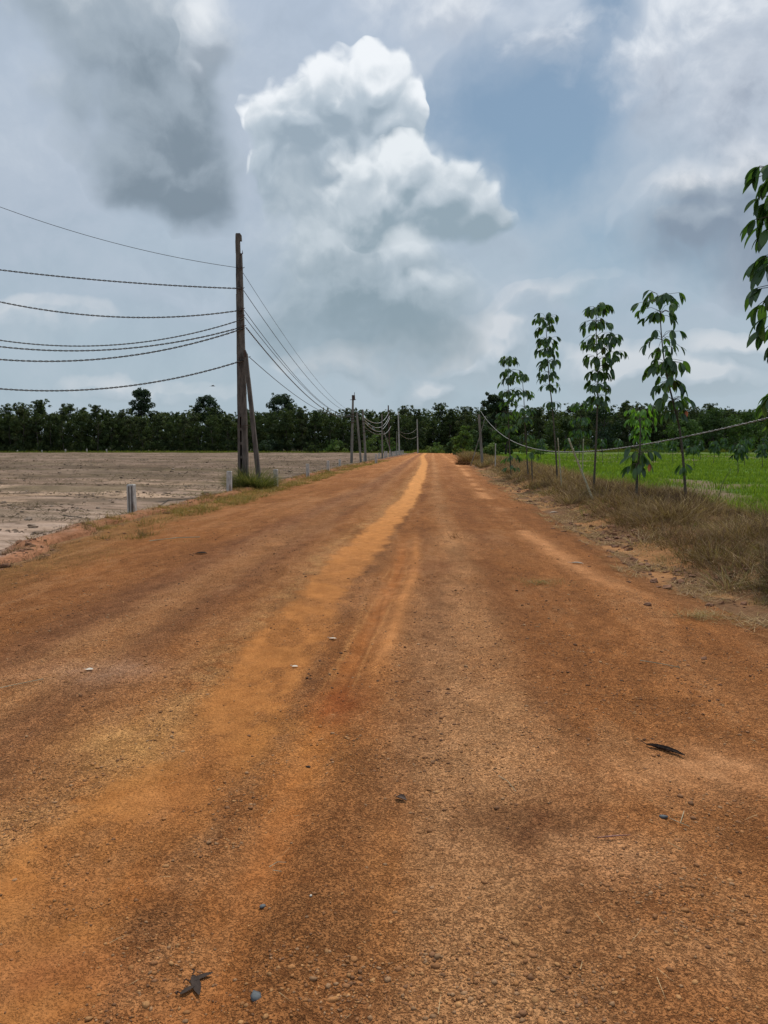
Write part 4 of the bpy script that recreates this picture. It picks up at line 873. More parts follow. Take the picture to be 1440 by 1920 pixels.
for lab, pp, rad, tw in LW:
    C = left_curve(pp); ends.append(C[-1]); cable('overhead_wire', lab, C, rad, tw, 2, [M_black] if tw is None else [M_black, M_pole_far], 0.04, group='wires left of the nearest pole', sep=None if tw is None else rad*1.25)
# pole outside the picture that carries them
Bx = np.array([ex, ey, gz(ex, ey)]); o = empty('utility_pole', Bx, 'concrete pole in the field carrying the left ends of the wires', 'utility pole', 'poles along the left side of the road')
b = MB(); b.frustum((0, 0, -0.4), (0, 0, max(e[2] for e in ends)+0.6), (0.22, 0.18), (0.12, 0.1)); link('shaft', b.mesh('shaft'), M_pole, o)
# spans to the second pole, given by photo points with depth interpolated
def span(lab, ppx, YA, YB, rad, tw=None, mats=None, sep=None, sagmid=None):
    px = np.array(ppx, float); A = at(px[0, 0], px[0, 1], YA); B = at(px[-1, 0], px[-1, 1], YB)
    mid = px[1]; d = ray(mid[0], mid[1]); m = d[0]/d[1]; t_ = (m*A[1]-A[0])/((B[0]-A[0])-m*(B[1]-A[1])); yy = A[1]+(B[1]-A[1])*t_
    z = CAMH+d[2]/d[1]*yy; lin = A[2]+(B[2]-A[2])*t_; sag = (lin-z)/(4*t_*(1-t_))
    return cable('overhead_wire', lab, sagline(A, B, max(sag, 0.05)), rad, tw, 2, mats or [M_black], 0.06, group='wires between the nearest and the second pole' if YA < 60 else 'wires between the far poles', sep=sep)
span('outermost thin wire from the nearest pole to the second pole', [(456, 512), (560, 668), (660, 772)], Y1, 80, 0.008)
span('second wire right of the nearest pole', [(457, 545), (560, 688), (660, 774)], Y1, 80, 0.012)
span('third wire right of the nearest pole', [(458, 582), (545, 695), (659, 777)], Y1, 80, 0.012)
span('fourth wire right of the nearest pole, crossing the third', [(459, 595), (545, 700), (659, 778)], Y1, 80, 0.012)
span('doubled dark wire right of the nearest pole', [(461, 614), (545, 712), (658, 780)], Y1, 80, 0.014, 0.5, [M_black, M_pole_far])
span('lowest sagging wire right of the nearest pole', [(468, 670), (555, 742), (658, 779)], Y1, 80, 0.013)
span('upper pale wire sagging towards the thin grey pole', [(683, 783), (702, 793), (716, 791)], 84, 110, 0.03, mats=[M_alu])
span('middle pale wire sagging towards the thin grey pole', [(684, 788), (702, 801), (716, 800)], 84, 110, 0.03, mats=[M_alu])
span('lower pale wire sagging towards the thin grey pole', [(684, 792), (702, 807), (716, 808)], 84, 110, 0.03, mats=[M_alu])
span('lowest dim wire sagging towards the thin grey pole', [(684, 800), (702, 813), (716, 813)], 84, 110, 0.025, mats=[M_pole_far])
span('top wire rising to the dark slim pole', [(716, 790), (723, 784), (729, 773)], 110, 128, 0.03, mats=[M_alu])
span('middle wire rising to the dark slim pole', [(716, 800), (723, 793), (730, 780)], 110, 128, 0.03, mats=[M_alu])
span('lower wire rising to the dark slim pole', [(716, 806), (724, 797), (731, 783)], 110, 128, 0.03, mats=[M_alu])
span('lowest wire rising past the dark slim pole', [(718, 814), (727, 809), (733, 799)], 110, 128, 0.025, mats=[M_alu])
span('upper faint wire to the lone far pole', [(748, 808), (765, 813), (782, 803)], 150, 176, 0.03, mats=[M_pole_far])
span('lower faint wire to the lone far pole', [(748, 812), (768, 823), (782, 818)], 150, 176, 0.035, mats=[M_pole_far])
# right hand cable
yk = np.linspace(60, 8.0, 400); cz = np.poly1d(np.polyfit([13, 27.6, 44.8, 60], [2.02, 1.33, 1.98, 4.25], 3)); xx = 3.7+(60-yk)*0.0415
RC = np.stack([xx, yk, cz(yk)], -1)
cable('slack_cable', 'slack twisted grey cable drooping in front of the saplings at right', RC, 0.0085, 0.30, 2, [M_alu, M_pole_far], 0.03, group=None, sep=0.0095)
Bx = np.array([xx[-1], 8.0, 0]); Bx[2] = gz(Bx[0], Bx[1]); o = empty('utility_pole', Bx, 'grey post outside the right edge holding the slack cable', 'post', 'posts on the right of the road')
b = MB(); b.frustum((0, 0, -0.3), (0, 0, cz(8.0)-Bx[2]+0.1), (0.09, 0.09), (0.07, 0.07)); link('shaft', b.mesh('shaft'), M_pole_far, o)
# bird
bp = at(399, 724, 60); bird = empty('bird', bp, 'tiny dark bird gliding left of the nearest pole', 'bird', rz=0.3)
M_bird = m_plain('bird_feathers', (0.05, 0.045, 0.045))
b = MB(); tt = np.linspace(0, 1, 9); b.tube(np.stack([-0.16+0.34*tt, 0*tt, 0.02*np.sin(tt*3)], -1), 0.005+0.034*np.sin(np.clip(tt*math.pi, 0, 3.1))**0.8, 8); link('body', b.mesh('body', True), M_bird, bird)
for sgn in (-1, 1):
    V = np.array([(0.05, 0, .02), (-0.05, 0, .02), (0.07, sgn*0.15, .08), (-0.04, sgn*0.16, .07), (-0.03, sgn*0.34, .03), (-0.07, sgn*0.32, .03)])
    V = np.concatenate([V, V+(0, 0, -0.008)]); F = np.array([(0, 1, 3, 2), (2, 3, 5, 4), (6, 8, 9, 7), (8, 10, 11, 9), (0, 2, 8, 6), (2, 4, 10, 8), (4, 5, 11, 10), (5, 3, 9, 11), (3, 1, 7, 9)])
    link('wing', mesh_np('wing', V, [F], False, np.ones((12, 3))), M_bird, bird)
V = np.array([(-0.14, -0.015, 0), (-0.14, 0.015, 0), (-0.26, 0.05, 0), (-0.26, -0.05, 0)]); V = np.concatenate([V, V+(0, 0, -0.008)])
link('tail', mesh_np('tail', V, [np.array([(0, 1, 2, 3), (7, 6, 5, 4), (0, 3, 7, 4), (1, 5, 6, 2), (3, 2, 6, 7), (0, 4, 5, 1)])], False, np.ones((8, 3))), M_bird, bird)

# ================================================================ rubber saplings
def leaflet_mesh(length, width, droop, col, seed):
    r_ = random.Random(seed); n = 6; V = []; side = []
    for i in range(n+1):
        t_ = i/n; w_ = width*0.5*(math.sin(math.pi*(t_*0.93+0.045))**0.75) if 0 < i < n else width*0.03
        x = length*(t_-0.10*droop*t_*t_); z = -droop*length*0.45*t_*t_
        fold = 0.35*w_
        V += [(x, -w_, z+fold*0.8), (x, 0, z), (x, w_, z+fold*0.8)]
    F = []
    for i in range(n): a = i*3; F += [(a, a+3, a+4, a+1), (a+1, a+4, a+5, a+2)]
    V = np.array(V); V[:, 1] += 0.06*length*r_.uniform(-1, 1)*(V[:, 0]/length)**2
    c = np.tile(col, (len(V), 1)).astype(float); c[1::3] *= 1.35
    me = mesh_np('leaf', V, [np.array(F)], True, c); me.materials.append(M_leaf); return me
LC = [(0.038, 0.080, 0.022), (0.048, 0.096, 0.024), (0.030, 0.064, 0.021), (0.070, 0.125, 0.028)]
LEAF = [leaflet_mesh(0.262*s_, 0.100*s_*w_, d_, LC[k % 4], k) for k, (s_, w_, d_) in enumerate([(1, 1, .6), (1.08, .95, .9), (.9, 1.05, .4), (1.0, 1.1, .8), (1.12, .9, .5), (.85, 1, .7)])]
LEAF_BRIGHT = [leaflet_mesh(0.235*s_, 0.085*s_, d_, (0.11, 0.22, 0.03), 50+k) for k, (s_, d_) in enumerate([(1, .6), (1.1, .9), (.9, .5)])]
LEAF_RED = leaflet_mesh(0.17, 0.08, .7, (0.26, 0.075, 0.04), 77)

def leaf_frames(centre_fn, whorls, r_):
    """list of (matrix, tier) for the leaflets and petiole polylines"""
    fr, pet = [], []
    for (z, n, rad, tilt, sc_) in whorls:
        n = int(n*1.6)
        for k in range(n):
            a = k*2.399+r_.uniform(-0.3, 0.3); zz = z+r_.uniform(-0.07, 0.05)*sc_; c = centre_fn(zz)
            L = rad*r_.uniform(0.30, 0.95); el = tilt+r_.uniform(-0.35, 0.35)
            d = Vector((math.cos(a), math.sin(a), 0)); p0 = Vector(c); p2 = p0+d*(L*math.cos(el))+Vector((0, 0, L*math.sin(el)))
            p1 = p0+d*(L*0.5*math.cos(el+0.35))+Vector((0, 0, L*0.5*math.sin(el+0.35)))
            pet.append((p0, p1, p2))
            for m_ in (-1, 0, 1):
                if r_.random() < 0.06: continue
                yaw = a+m_*r_.uniform(0.45, 0.8); pit = r_.uniform(0.45, 1.25)          # hanging down
                rot = Matrix.Rotation(yaw, 4, 'Z') @ Matrix.Rotation(pit, 4, 'Y') @ Matrix.Rotation(r_.uniform(-0.5, 0.5), 4, 'X')
                fr.append(Matrix.Translation(p2) @ rot @ Matrix.Scale(sc_*r_.uniform(0.8, 1.15), 4))
    return fr, pet
def sapling(Yp, trunk_px, whorls, label, seed, base_z=None, scale=1.0, leafset=None, sep_leaves=True, r0=0.034, branches=(), red=(), group='young rubber trees right of the road', zlow=None):
    """trunk_px: photo points from base to top at depth Yp; whorls: (py, n, radius, tilt, leaf scale)"""
    r_ = random.Random(seed); T = np.array([at(px, py, Yp) for px, py in trunk_px])
    B = T[0].copy(); B[2] = gz(B[0], B[1]); P = np.concatenate([[B], T[1:]]) if T[0][2] < B[2]+0.05 or True else T
    o = empty('rubber_sapling', B, label, 'young tree', group)
    rel = P-B; L = np.linspace(0, 1, 24); zc = np.interp(L, np.linspace(0, 1, len(rel)), rel[:, 2])
    zs_ = np.linspace(0, rel[-1, 2], 26); od = np.argsort(rel[:, 2])
    cx = np.interp(zs_, rel[od, 2], rel[od, 0]); ker = np.array([1, 2, 3, 2, 1])/9.; cxs = np.convolve(np.pad(cx, 2, 'edge'), ker, 'valid')
    cy = 0.05*np.sin(zs_*1.3+seed)
    cen = lambda z: (float(np.interp(z, zs_, cxs)), float(np.interp(z, zs_, cy)), float(z))
    b = MB(); b.tube(np.stack([cxs, cy, zs_], -1)-np.array([0, 0, 0.05]), r0*(1-0.72*zs_/zs_[-1]), 8); link('trunk', b.mesh('trunk', True), M_bark, o)
    W = [((at(720, py, Yp)[2]-B[2]), n, rad, tilt, sc_*scale) for (py, n, rad, tilt, sc_) in whorls]
    fr, pet = leaf_frames(cen, W, r_)
    for (py0, pxe, pye, n, rad, sc_) in branches:
        z0 = at(720, py0, Yp)[2]-B[2]; p0 = np.array(cen(z0)); p1 = at(pxe, pye, Yp)-B; t_ = np.linspace(0, 1, 8)[:, None]
        C = p0*(1-t_)+p1*t_; C[:, 2] -= 0.1*np.sin(t_[:, 0]*math.pi)*np.linalg.norm(p1-p0); C[:, 1] += 0.1*t_[:, 0]
        bb = MB(); bb.tube(C, 0.012*(1-0.5*t_[:, 0]), 6); link('branch', bb.mesh('branch', True), M_bark, o)
        f2, p2 = leaf_frames(lambda z: tuple(C[-1]+np.array([0, 0, z-C[-1][2]])), [(C[-1][2], n, rad, 0.2, sc_*scale)], r_); fr += f2; pet += p2
    b = MB()
    for p0, p1, p2 in pet: b.tube([p0, p1, p2], [0.006, 0.005, 0.004], 4, False)
    if pet: link('leaf_stalks', b.mesh('leaf_stalks'), M_bark, o)['kind'] = 'stuff'
    LS = leafset or LEAF
    if sep_leaves:
        r_.shuffle(fr); keep = fr[:285]
        for M_ in keep:
            l = bpy.data.objects.new('leaf', r_.choice(LS)); COL.objects.link(l); l.parent = o; l.matrix_local = M_
    rest = fr if not sep_leaves else fr[285:]
    if rest:
        b = MB()
        for M_ in rest:
            me = r_.choice(LS); co = np.empty(len(me.vertices)*3, np.float32); me.vertices.foreach_get('co', co); co = co.reshape(-1, 3)
            cl = np.empty(len(me.vertices)*4, np.float32); me.color_attributes[0].data.foreach_get('color', cl)
            Mn = np.array(M_); b.add(co@Mn[:3, :3].T+Mn[:3, 3], [np.array([tuple(p.vertices) for p in me.polygons])], cl.reshape(-1, 4)[:, :3])
        c_ = link('crown', b.mesh('crown', True), M_leaf, o); c_['kind'] = 'stuff'
    for (px, py) in red:
        l = bpy.data.objects.new('leaf', LEAF_RED); COL.objects.link(l); l.parent = o; l['label'] = 'reddish dying leaf'
        l.matrix_local = Matrix.Translation(Vector(at(px, py, Yp-0.3)-B)) @ Matrix.Rotation(1.2, 4, 'Z') @ Matrix.Rotation(1.3, 4, 'Y')
    return o
# nearest, cut by the right edge
sapling(10.0, [(1478, 1080), (1478, 900), (1474, 700), (1470, 500), (1462, 350)], [(352, 15, 0.34, 0.35, 1.0), (392, 12, 0.36, 0.0, 1.0), (430, 11, 0.38, 0.0, 1.05), (505, 12, 0.42, 0.1, 1.05), (560, 11, 0.42, -0.1, 1.0), (600, 6, 0.34, -0.1, 1.0), (650, 8, 0.28, 0, 0.9), (735, 10, 0.34, 0, 1.0), (790, 5, 0.25, 0, 0.9)],
        'tall dark sapling cut by the right edge of the picture', 101, r0=0.04)
sapling(18.0, [(1288, 950), (1284, 880), (1275, 800), (1258, 740), (1245, 680), (1240, 620), (1238, 568)], [(572, 12, 0.52, 0.35, 1.0), (592, 9, 0.50, 0.0, 1.0), (640, 7, 0.48, 0.0, 0.95), (660, 4, 0.3, 0.0, 0.9), (688, 10, 0.50, 0.2, 1.15), (715, 8, 0.42, -0.1, 1.15), (752, 9, 0.46, 0.1, 1.0), (775, 6, 0.32, 0.0, 0.95), (868, 2, 0.12, -0.3, 1.0)],
        'tall sapling with a wide drooping top and one reddish leaf, second from the right edge', 102, red=[(1287, 770)])
sapling(22.0, [(1113, 925), (1116, 850), (1120, 760), (1122, 700), (1119, 640), (1118, 582)], [(585, 11, 0.42, 0.35, 1.0), (605, 8, 0.38, 0.0, 1.0), (635, 8, 0.42, 0.0, 1.0), (650, 5, 0.36, 0.0, 1.0), (678, 9, 0.44, 0.2, 1.1), (695, 7, 0.38, -0.1, 1.1), (722, 7, 0.34, 0, 1.0), (745, 6, 0.3, 0, 0.95), (755, 5, 0.4, 0, 0.8)],
        'tall sapling with a leafy side branch on its right, behind the leaning bamboo stake', 103, branches=[(668, 1148, 632, 8, 0.30, 1.0), (690, 1156, 664, 5, 0.26, 0.95)])
sapling(28.0, [(1045, 900), (1041, 830), (1036, 760), (1029, 700), (1026, 640), (1022, 600)], [(601, 12, 0.46, 0.3, 1.05), (615, 7, 0.40, 0.0, 1.05), (640, 10, 0.44, 0.1, 1.05), (658, 8, 0.44, 0.0, 1.05), (682, 10, 0.42, 0.1, 1.1), (700, 7, 0.38, -0.1, 1.1), (725, 8, 0.36, 0.1, 1.0), (757, 5, 0.26, 0, 0.9)],
        'slim tall sapling with four separate leaf tiers, left of the bamboo stake', 104)
sapling(36.0, [(958, 915), (956, 850), (953, 770), (953, 720), (953, 676)], [(678, 11, 0.46, 0.3, 1.15), (700, 11, 0.55, 0.1, 1.15), (712, 8, 0.5, 0.0, 1.15), (735, 10, 0.50, 0.1, 1.15), (752, 8, 0.45, 0, 1.15), (775, 9, 0.45, 0, 1.1), (800, 9, 0.45, 0, 1.1), (855, 6, 0.45, -0.1, 1.0), (872, 4, 0.35, -0.1, 1.0)],
        'leftmost tall sapling, leafy down to the dry verge', 105)
sapling(33.0, [(990, 915), (988, 850), (984, 780), (982, 740), (979, 708)], [(708, 9, 0.46, 0.3, 1.1), (738, 9, 0.50, 0.1, 1.1), (765, 8, 0.45, 0, 1.1), (785, 7, 0.4, 0, 1.1), (815, 6, 0.35, 0, 1.0)],
        'shorter sapling close to the right of the leftmost tall one', 106)
sapling(17.0, [(1193, 935), (1196, 880), (1201, 840), (1202, 800), (1200, 772)], [(850, 7, 0.30, 0.1, 1.0), (866, 5, 0.24, -0.2, 1.0)],
        'small sapling with dull drooping leaves below the slack cable', 107, red=[(1218, 870)])
sapling(40.0, [(1200, 905), (1201, 840), (1200, 772)], [(775, 16, 0.75, 0.3, 1.5), (790, 14, 0.8, 0.0, 1.5), (805, 12, 0.6, -0.1, 1.5), (818, 8, 0.5, -0.1, 1.4)],
        'bright green sapling behind the dull small one', 108, leafset=LEAF_BRIGHT, sep_leaves=False)
sapling(60.0, [(1085, 880), (1088, 800), (1090, 762)], [(762, 12, 0.9, 0.3, 1.8), (785, 12, 0.9, 0, 1.8), (810, 10, 0.8, 0, 1.8), (835, 6, 0.6, 0, 1.6)], 'hazy slender sapling behind the tall one with the side branch', 109, sep_leaves=False)
sapling(26.0, [(1345, 950), (1353, 905), (1370, 876)], [], 'bare thin curved stem standing in the green grass', 110, r0=0.016)
o = sapling(28.0, [(997, 925), (998, 880), (997, 848)], [(850, 3, 0.2, 0, 0.9)], 'short stem with a few leaves beneath the slack cable', 111, r0=0.02)
r_ = random.Random(5)
for k, (px, Yp, top, n) in enumerate([(1430, 60, 830, 3), (1395, 70, 822, 3), (1383, 48, 830, 3), (1340, 75, 826, 3), (1312, 85, 824, 3), (1300, 64, 836, 2), (1262, 80, 826, 3), (1235, 95, 828, 2), (1160, 90, 822, 2), (1405, 100, 820, 3), (1435, 110, 818, 3), (1360, 115, 820, 3), (1130, 75, 822, 2), (1065, 85, 820, 3), (1015, 95, 822, 3), (1285, 120, 822, 3)]):
    bz = at(px, 0, Yp); base_py = HZ+(CAMH-gz(bz[0], Yp))*FPX/Yp
    hw = base_py-top
    sapling(Yp, [(px+r_.uniform(-3, 3), base_py), (px, (base_py+top)/2), (px+r_.uniform(-3, 3), top)], [(top+hw*0.05+i*hw*0.16, 7, 0.4, 0.1, 1.4+Yp*0.004) for i in range(n)], '%s from the left of the young rubber plants in the far meadow' % ORD[[1015, 1065, 1130, 1160, 1235, 1262, 1285, 1300, 1312, 1340, 1360, 1383, 1395, 1405, 1430, 1435].index(px)], 120+k, sep_leaves=False, r0=0.03, group='young rubber plants in the meadow')

# stakes
def stake(label, Yp, p0, p1, rad, mat=M_bamboo, joints=True):
    A = at(*p0, Yp); B = at(*p1, Yp); A[2] = min(A[2], gz(A[0], A[1])); o = empty('bamboo_stake', A, label, 'stake'); d = B-A
    b = MB(); t_ = np.linspace(0, 1, 12)[:, None]; C = d*t_; C[:, 1] += 0.02*np.sin(t_[:, 0]*3); b.tube(C, rad*(1-0.25*t_[:, 0]), 8); link('cane', b.mesh('cane', True), mat, o)
    if joints:
        for k in (0.2, 0.42, 0.63, 0.83): 
            bb = MB(); c = d*k; u = d/np.linalg.norm(d); bb.tube([c-u*0.008, c, c+u*0.008], [rad*0.95, rad*1.18, rad*0.95], 8); link('joint', bb.mesh('joint'), mat, o)
    return o
stake('pale bamboo stake leaning left against the slack cable', 19.0, (1113, 918), (1066, 822), 0.026)
stake('upright bamboo stake beside the slim tall sapling', 24.0, (1054, 895), (1046, 821), 0.020)
stake('thin far stake between the leaning stake and the tall sapling', 40.0, (1093, 850), (1094, 823), 0.03, joints=False)
stake('thin dark post under the slack cable left of the slim sapling', 32.0, (997, 885), (997, 850), 0.022, M_bark, False)
stake('thin pole leaning across the grey post on the right', 62.0, (883, 826), (911, 780), 0.035, M_pole_far, False)
stake('small white stake in front of the leftmost sapling', 50.0, (929, 850), (929, 832), 0.035, M_marker, False)

# ================================================================ forest
def leaf_cloud(n, centres, radii, size, cols, r2, squash=0.8):
    k = rng.choice(len(centres), n, p=radii**2/np.sum(radii**2)); d = rng.normal(0, 1, (n, 3)); d /= np.linalg.norm(d, axis=1)[:, None]
    rr = radii[k]*(0.55+0.5*rng.random(n)**0.7); P = centres[k]+d*rr[:, None]*np.array([1, 1, squash])
    nrm = d*0.8+rng.normal(0, 0.6, (n, 3))+np.array([0, 0, 0.5]); nrm /= np.linalg.norm(nrm, axis=1)[:, None]
    a = np.cross(nrm, rng.normal(0, 1, (n, 3))); a /= np.linalg.norm(a, axis=1)[:, None]; b_ = np.cross(nrm, a)
    s_ = size*rng.uniform(0.6, 1.4, (n, 1)); V = np.stack([P-a*s_, P-b_*s_*0.42, P+a*s_, P+b_*s_*0.42], 1).reshape(-1, 3)
    F = (np.arange(n)*4)[:, None]+np.array([[0, 1, 2, 3]])
    base = pick(cols, len(centres), 0.22)[k]; C = np.repeat(base*rng.uniform(0.75, 1.25, (n, 1)), 4, 0)
    return V, F, C
FC = [(0.042, 0.062, 0.022), (0.055, 0.080, 0.025), (0.034, 0.052, 0.020), (0.070, 0.090, 0.030)]
FCG = [(0.085, 0.095, 0.045), (0.065, 0.078, 0.035)]
def crown_mesh(name, H, Wd, low, n, cols, nclump, size=0.26, spray=0.3, seed=0, dome=False):
    cs, rs = [], []
    for i in range(nclump):
        t_ = rng.random()**0.85 if not dome else rng.random()**0.7; z = low+(H-low)*t_
        prof = math.sin(math.pi*min(1, 0.25+0.72*t_))**0.6 if not dome else math.sqrt(max(0.02, 1-(max(0, t_-0.35)/0.66)**2))
        a = rng.uniform(0, 6.283); r = Wd*prof*math.sqrt(rng.random())*0.9
        cs.append((r*math.cos(a), r*math.sin(a), z)); rs.append(rng.uniform(0.5, 1.05)*Wd*(0.25 if not dome else 0.30))
    for i in range(int(nclump*spray*1.3)):                     # thin sprays that stick out at the top
        a = rng.uniform(0, 6.283); r = Wd*rng.random()*0.7; cs.append((r*math.cos(a), r*math.sin(a), H+rng.uniform(-0.5, 1.0))); rs.append(rng.uniform(0.2, 0.42))
    V, F, C = leaf_cloud(n, np.array(cs), np.array(rs), size, cols, None)
    return mesh_np(name, V, [F], False, C)
def trunk_mesh(H, r0, seed, nb=6):
    r_ = random.Random(seed); b = MB(); t_ = np.linspace(0, 1, 8)[:, None]
    C = np.concatenate([0.25*np.sin(t_*3+seed), 0.2*np.cos(t_*2+seed)-0.2*math.cos(seed), t_*H*0.9-0.2], 1); C[:, 0] -= C[0, 0]
    b.tube(C, r0*(1-0.75*t_[:, 0]), 7)
    for k in range(nb):
        p = r_.uniform(0.3, 0.85); c = C[int(p*7)]; a = r_.uniform(0, 6.28); L = H*0.26*(1.2-p)
        b.tube([c, c+np.array([math.cos(a)*L*0.5, math.sin(a)*L*0.5, L*0.5]), c+np.array([math.cos(a)*L*0.9, math.sin(a)*L*0.9, L*1.1])], [r0*0.4, r0*0.28, r0*0.1], 5)
    return b.mesh('trunk', True)
TV = []
for k in range(7):
    H = [10.4, 10.9, 10.1, 11.4, 10.6, 9.8, 11.0][k]
    cm = crown_mesh('crown', H, 3.0+0.3*(k % 3), 0.35+0.4*(k % 2), 5200, FC+(FCG if k % 3 == 1 else []), 60, 0.20, 0.35); cm.materials.append(M_forest)
    tm = trunk_mesh(H, 0.17, k); tm.materials.append(M_trunk); TV.append((cm, tm))
def tree(loc, v, sc_, rz, label, group=None, name='rubber_tree', cat='tree'):
    o = empty(name, loc, label, cat, group, rz); o.scale = sc_
    link('crown', v[0], None, o); link('trunk', v[1], None, o); return o
def yfront(x): return 206.0 + (0 if x < 20 else 2) + 3*math.sin(x*0.07) 
k = 0
for row, (dy, hs) in enumerate(((0, 0.95), (5.5, 1.02), (11, 1.06))):
    x = -138.0+row*2
    while x < 108:
        s_ = (hs+0.05*math.sin(x*0.11+row)+0.04*math.sin(x*0.031))*random.uniform(0.84, 1.10)*(1.0 if x < -15 else 0.97)
        y = yfront(x)+dy+random.uniform(-1, 1)
        if not (-2 < x < 4.5 and row == 0):
            tree((x, y, gz(x, min(y, 230))-0.1), TV[random.randrange(7)], (s_*random.uniform(0.9, 1.15), s_, s_), random.uniform(0, 6.28),
                 ['dense dark rubber tree in the front row of the forest', 'dark rubber tree in the second row of the forest', 'rubber tree top showing over the front rows of the forest'][row], 'rubber trees of the forest edge')
        x += random.uniform(3.4, 4.6) if row == 0 else random.uniform(4.0, 5.2)
# forest mass behind
N = 230000; bx = rng.uniform(-400, 340, 3000); by = rng.uniform(222, 270, 3000)-0.10*np.clip(np.abs(bx+20)-130, 0, 400)*0; bz = rng.uniform(0.3, 11.0, 3000)+(by-224)*0.03
cs = np.stack([bx, by, bz], -1)
V, F, C = leaf_cloud(N, cs, rng.uniform(1.6, 3.0, 3000), 0.55, FC+FCG, None)
tag(link('far_forest', mesh_np('far_forest', V, [F], False, C), M_forest), 'deep rubber forest behind the front tree rows', 'forest', None, 'stuff')

N = 34000; bx = rng.uniform(-170, 130, 800); by = 204.5+3*np.sin(bx*0.07)+rng.uniform(-1.5, 4, 800); k_ = (bx < -3) | (bx > 6); bx, by = bx[k_], by[k_]
cs = np.stack([bx, by, rng.uniform(0.2, 2.4, len(bx))], -1)
V, F, C = leaf_cloud(N, cs, rng.uniform(0.7, 1.5, len(bx)), 0.22, FC+[(0.07, 0.10, 0.025)], None)
tag(link('undergrowth', mesh_np('undergrowth', V, [F], False, C), M_forest), 'low tangled undergrowth along the foot of the forest', 'undergrowth', None, 'stuff')
# trees that stand out above the line
def special(px, top, half_px, Yp, label, cols=FC, dome=True, n=3600, low=0.45, base=0.0, size=0.3, name='broadleaf_tree', nclump=34, spray=0.1):
    c = at(px, top, Yp); H = c[2]-base; Wd = half_px*Yp/FPX
    cm = crown_mesh('crown', H, Wd, H*low, n, cols, nclump, size, spray, dome=dome); cm.materials.append(M_forest); tm = trunk_mesh(H*0.95, 0.25, px); tm.materials.append(M_trunk)
    return tree((c[0], Yp, base), (cm, tm), (1, 1, 1), 0, label, name=name)
DK = [(0.038, 0.060, 0.030), (0.030, 0.050, 0.026)]
special(264, 733, 25, 218, 'tallest lone round tree rising over the left forest', DK, low=0.62, nclump=60, n=5000)
special(388, 747, 30, 222, 'broad domed tree above the left forest', DK, low=0.6)
special(528, 744, 30, 222, 'low domed tree above the forest right of the nearest pole', DK, low=0.6)
special(928, 743, 26, 150, 'dark domed tree behind the leftmost tall sapling', DK, low=0.5)
special(948, 790, 30, 140, 'lighter green bushy tree below the dark domed one', [(0.075, 0.125, 0.03), (0.06, 0.10, 0.028)], low=0.05, spray=0.3)
special(905, 800, 30, 165, 'mid green bushy tree behind the grey post', [(0.055, 0.09, 0.028), (0.045, 0.07, 0.026)], low=0.05, spray=0.4)
special(1340, 772, 40, 190, 'mid green tree in the right forest edge', [(0.055, 0.09, 0.03)], low=0.1, spray=0.5)
special(1400, 776, 45, 185, 'lighter green tree at the right end of the forest edge', [(0.075, 0.12, 0.03), (0.06, 0.10, 0.03)], low=0.1, spray=0.4)
special(1280, 790, 40, 180, 'green low tree behind the sapling with the reddish leaf', [(0.065, 0.11, 0.03)], low=0.1, spray=0.4)
special(1060, 790, 45, 185, 'dull green tree behind the slim tall sapling', FC, low=0.1, spray=0.4)
special(1130, 765, 40, 188, 'dark tree behind the sapling with the side branch', DK, low=0.1, spray=0.5)
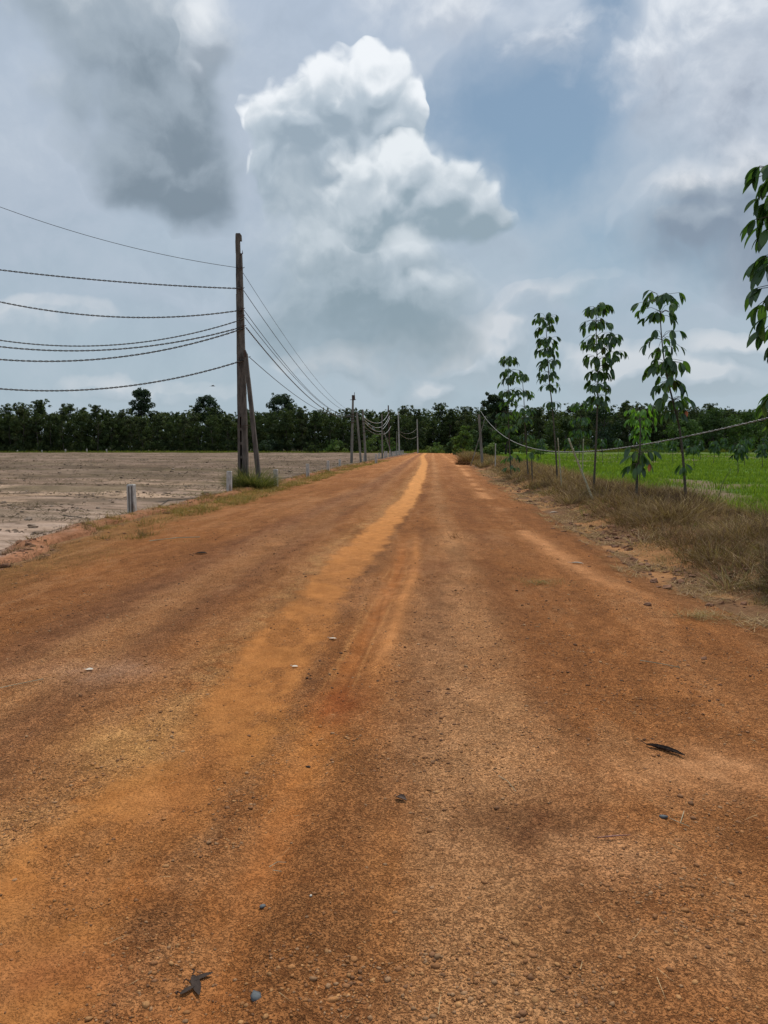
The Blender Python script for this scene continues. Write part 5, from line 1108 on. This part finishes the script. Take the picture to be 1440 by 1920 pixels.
# shrubs at the forest foot
SH = [(0.085, 0.14, 0.035), (0.065, 0.11, 0.03), (0.11, 0.15, 0.045)]
def shrub(px, top, half_px, Yp, label, cols=SH, n=1100, size=0.22):
    c = at(px, top, Yp); bz_ = gz(c[0], min(Yp, 230)); H = c[2]-bz_; Wd = half_px*Yp/FPX
    cm = crown_mesh('foliage', max(H, 0.5), Wd, 0.15, n, cols, 16, size, 0.3, dome=True); cm.materials.append(M_forest); tm = trunk_mesh(max(H, 0.5)*0.6, 0.05, px, 3); tm.materials.append(M_trunk)
    o = empty('shrub', (c[0], Yp, bz_), label, 'shrub'); link('foliage', cm, None, o); link('stem', tm, None, o)
shrub(628, 828, 26, 198, 'bright green shrub at the forest foot left of the capped pole')
shrub(585, 838, 18, 198, 'low dark green shrub left of the brightest shrub', FC)
shrub(700, 818, 24, 196, 'green shrub behind the third grey pole')
shrub(735, 826, 16, 190, 'olive shrub behind the slanting stay')
shrub(820, 838, 26, 186, 'wide low bright green shrub at the end of the road')
shrub(848, 832, 16, 150, 'dark leafy bush at the right end of the road', [(0.055, 0.09, 0.03)])
shrub(868, 808, 22, 130, 'yellow green bushy shrub left of the grey post', [(0.09, 0.14, 0.03)])
shrub(512, 828, 30, 200, 'dark round bush at the forest foot right of the nearest pole', DK)
shrub(1000, 832, 30, 140, 'low green bush behind the slack cable', SH)
shrub(1240, 835, 50, 170, 'low bush line at the meadow end', [(0.07, 0.12, 0.03)])
shrub(920, 838, 24, 75, 'leafy weed bush just right of the grey post', SH, 800, 0.12)
# dead brush heap beside the grey post
def brush(px, py, Yp, n, rad, H, label, cols):
    c = at(px, py, Yp); c[2] = gz(c[0], c[1]); r = rad*np.sqrt(rng.random(n)); a = rng.uniform(0, 6.283, n)
    V, F, C = blades(3, np.stack([r*np.cos(a), r*np.sin(a), 0*r+rng.uniform(0, 0.4, n)*H*(1-r/rad)], -1), rng.uniform(0.3, 1, n)*H, np.full(n, 0.03), a, rng.uniform(0.1, 1.1, n), rng.uniform(0, 0.8, n), pick(cols, n), pick(cols, n))
    tag(link('brush_heap', mesh_np('brush_heap', V, F, False, C), M_straw, loc=c), label, 'brush')
brush(885, 853, 75, 900, 1.3, 1.2, 'brown dead brush heap left of the grey post', [(0.16, 0.085, 0.05), (0.10, 0.05, 0.03), (0.22, 0.14, 0.07)])
brush(868, 862, 66, 500, 0.6, 0.4, 'small dark heap of dead roots at the right road edge', [(0.06, 0.025, 0.018), (0.10, 0.05, 0.03)])
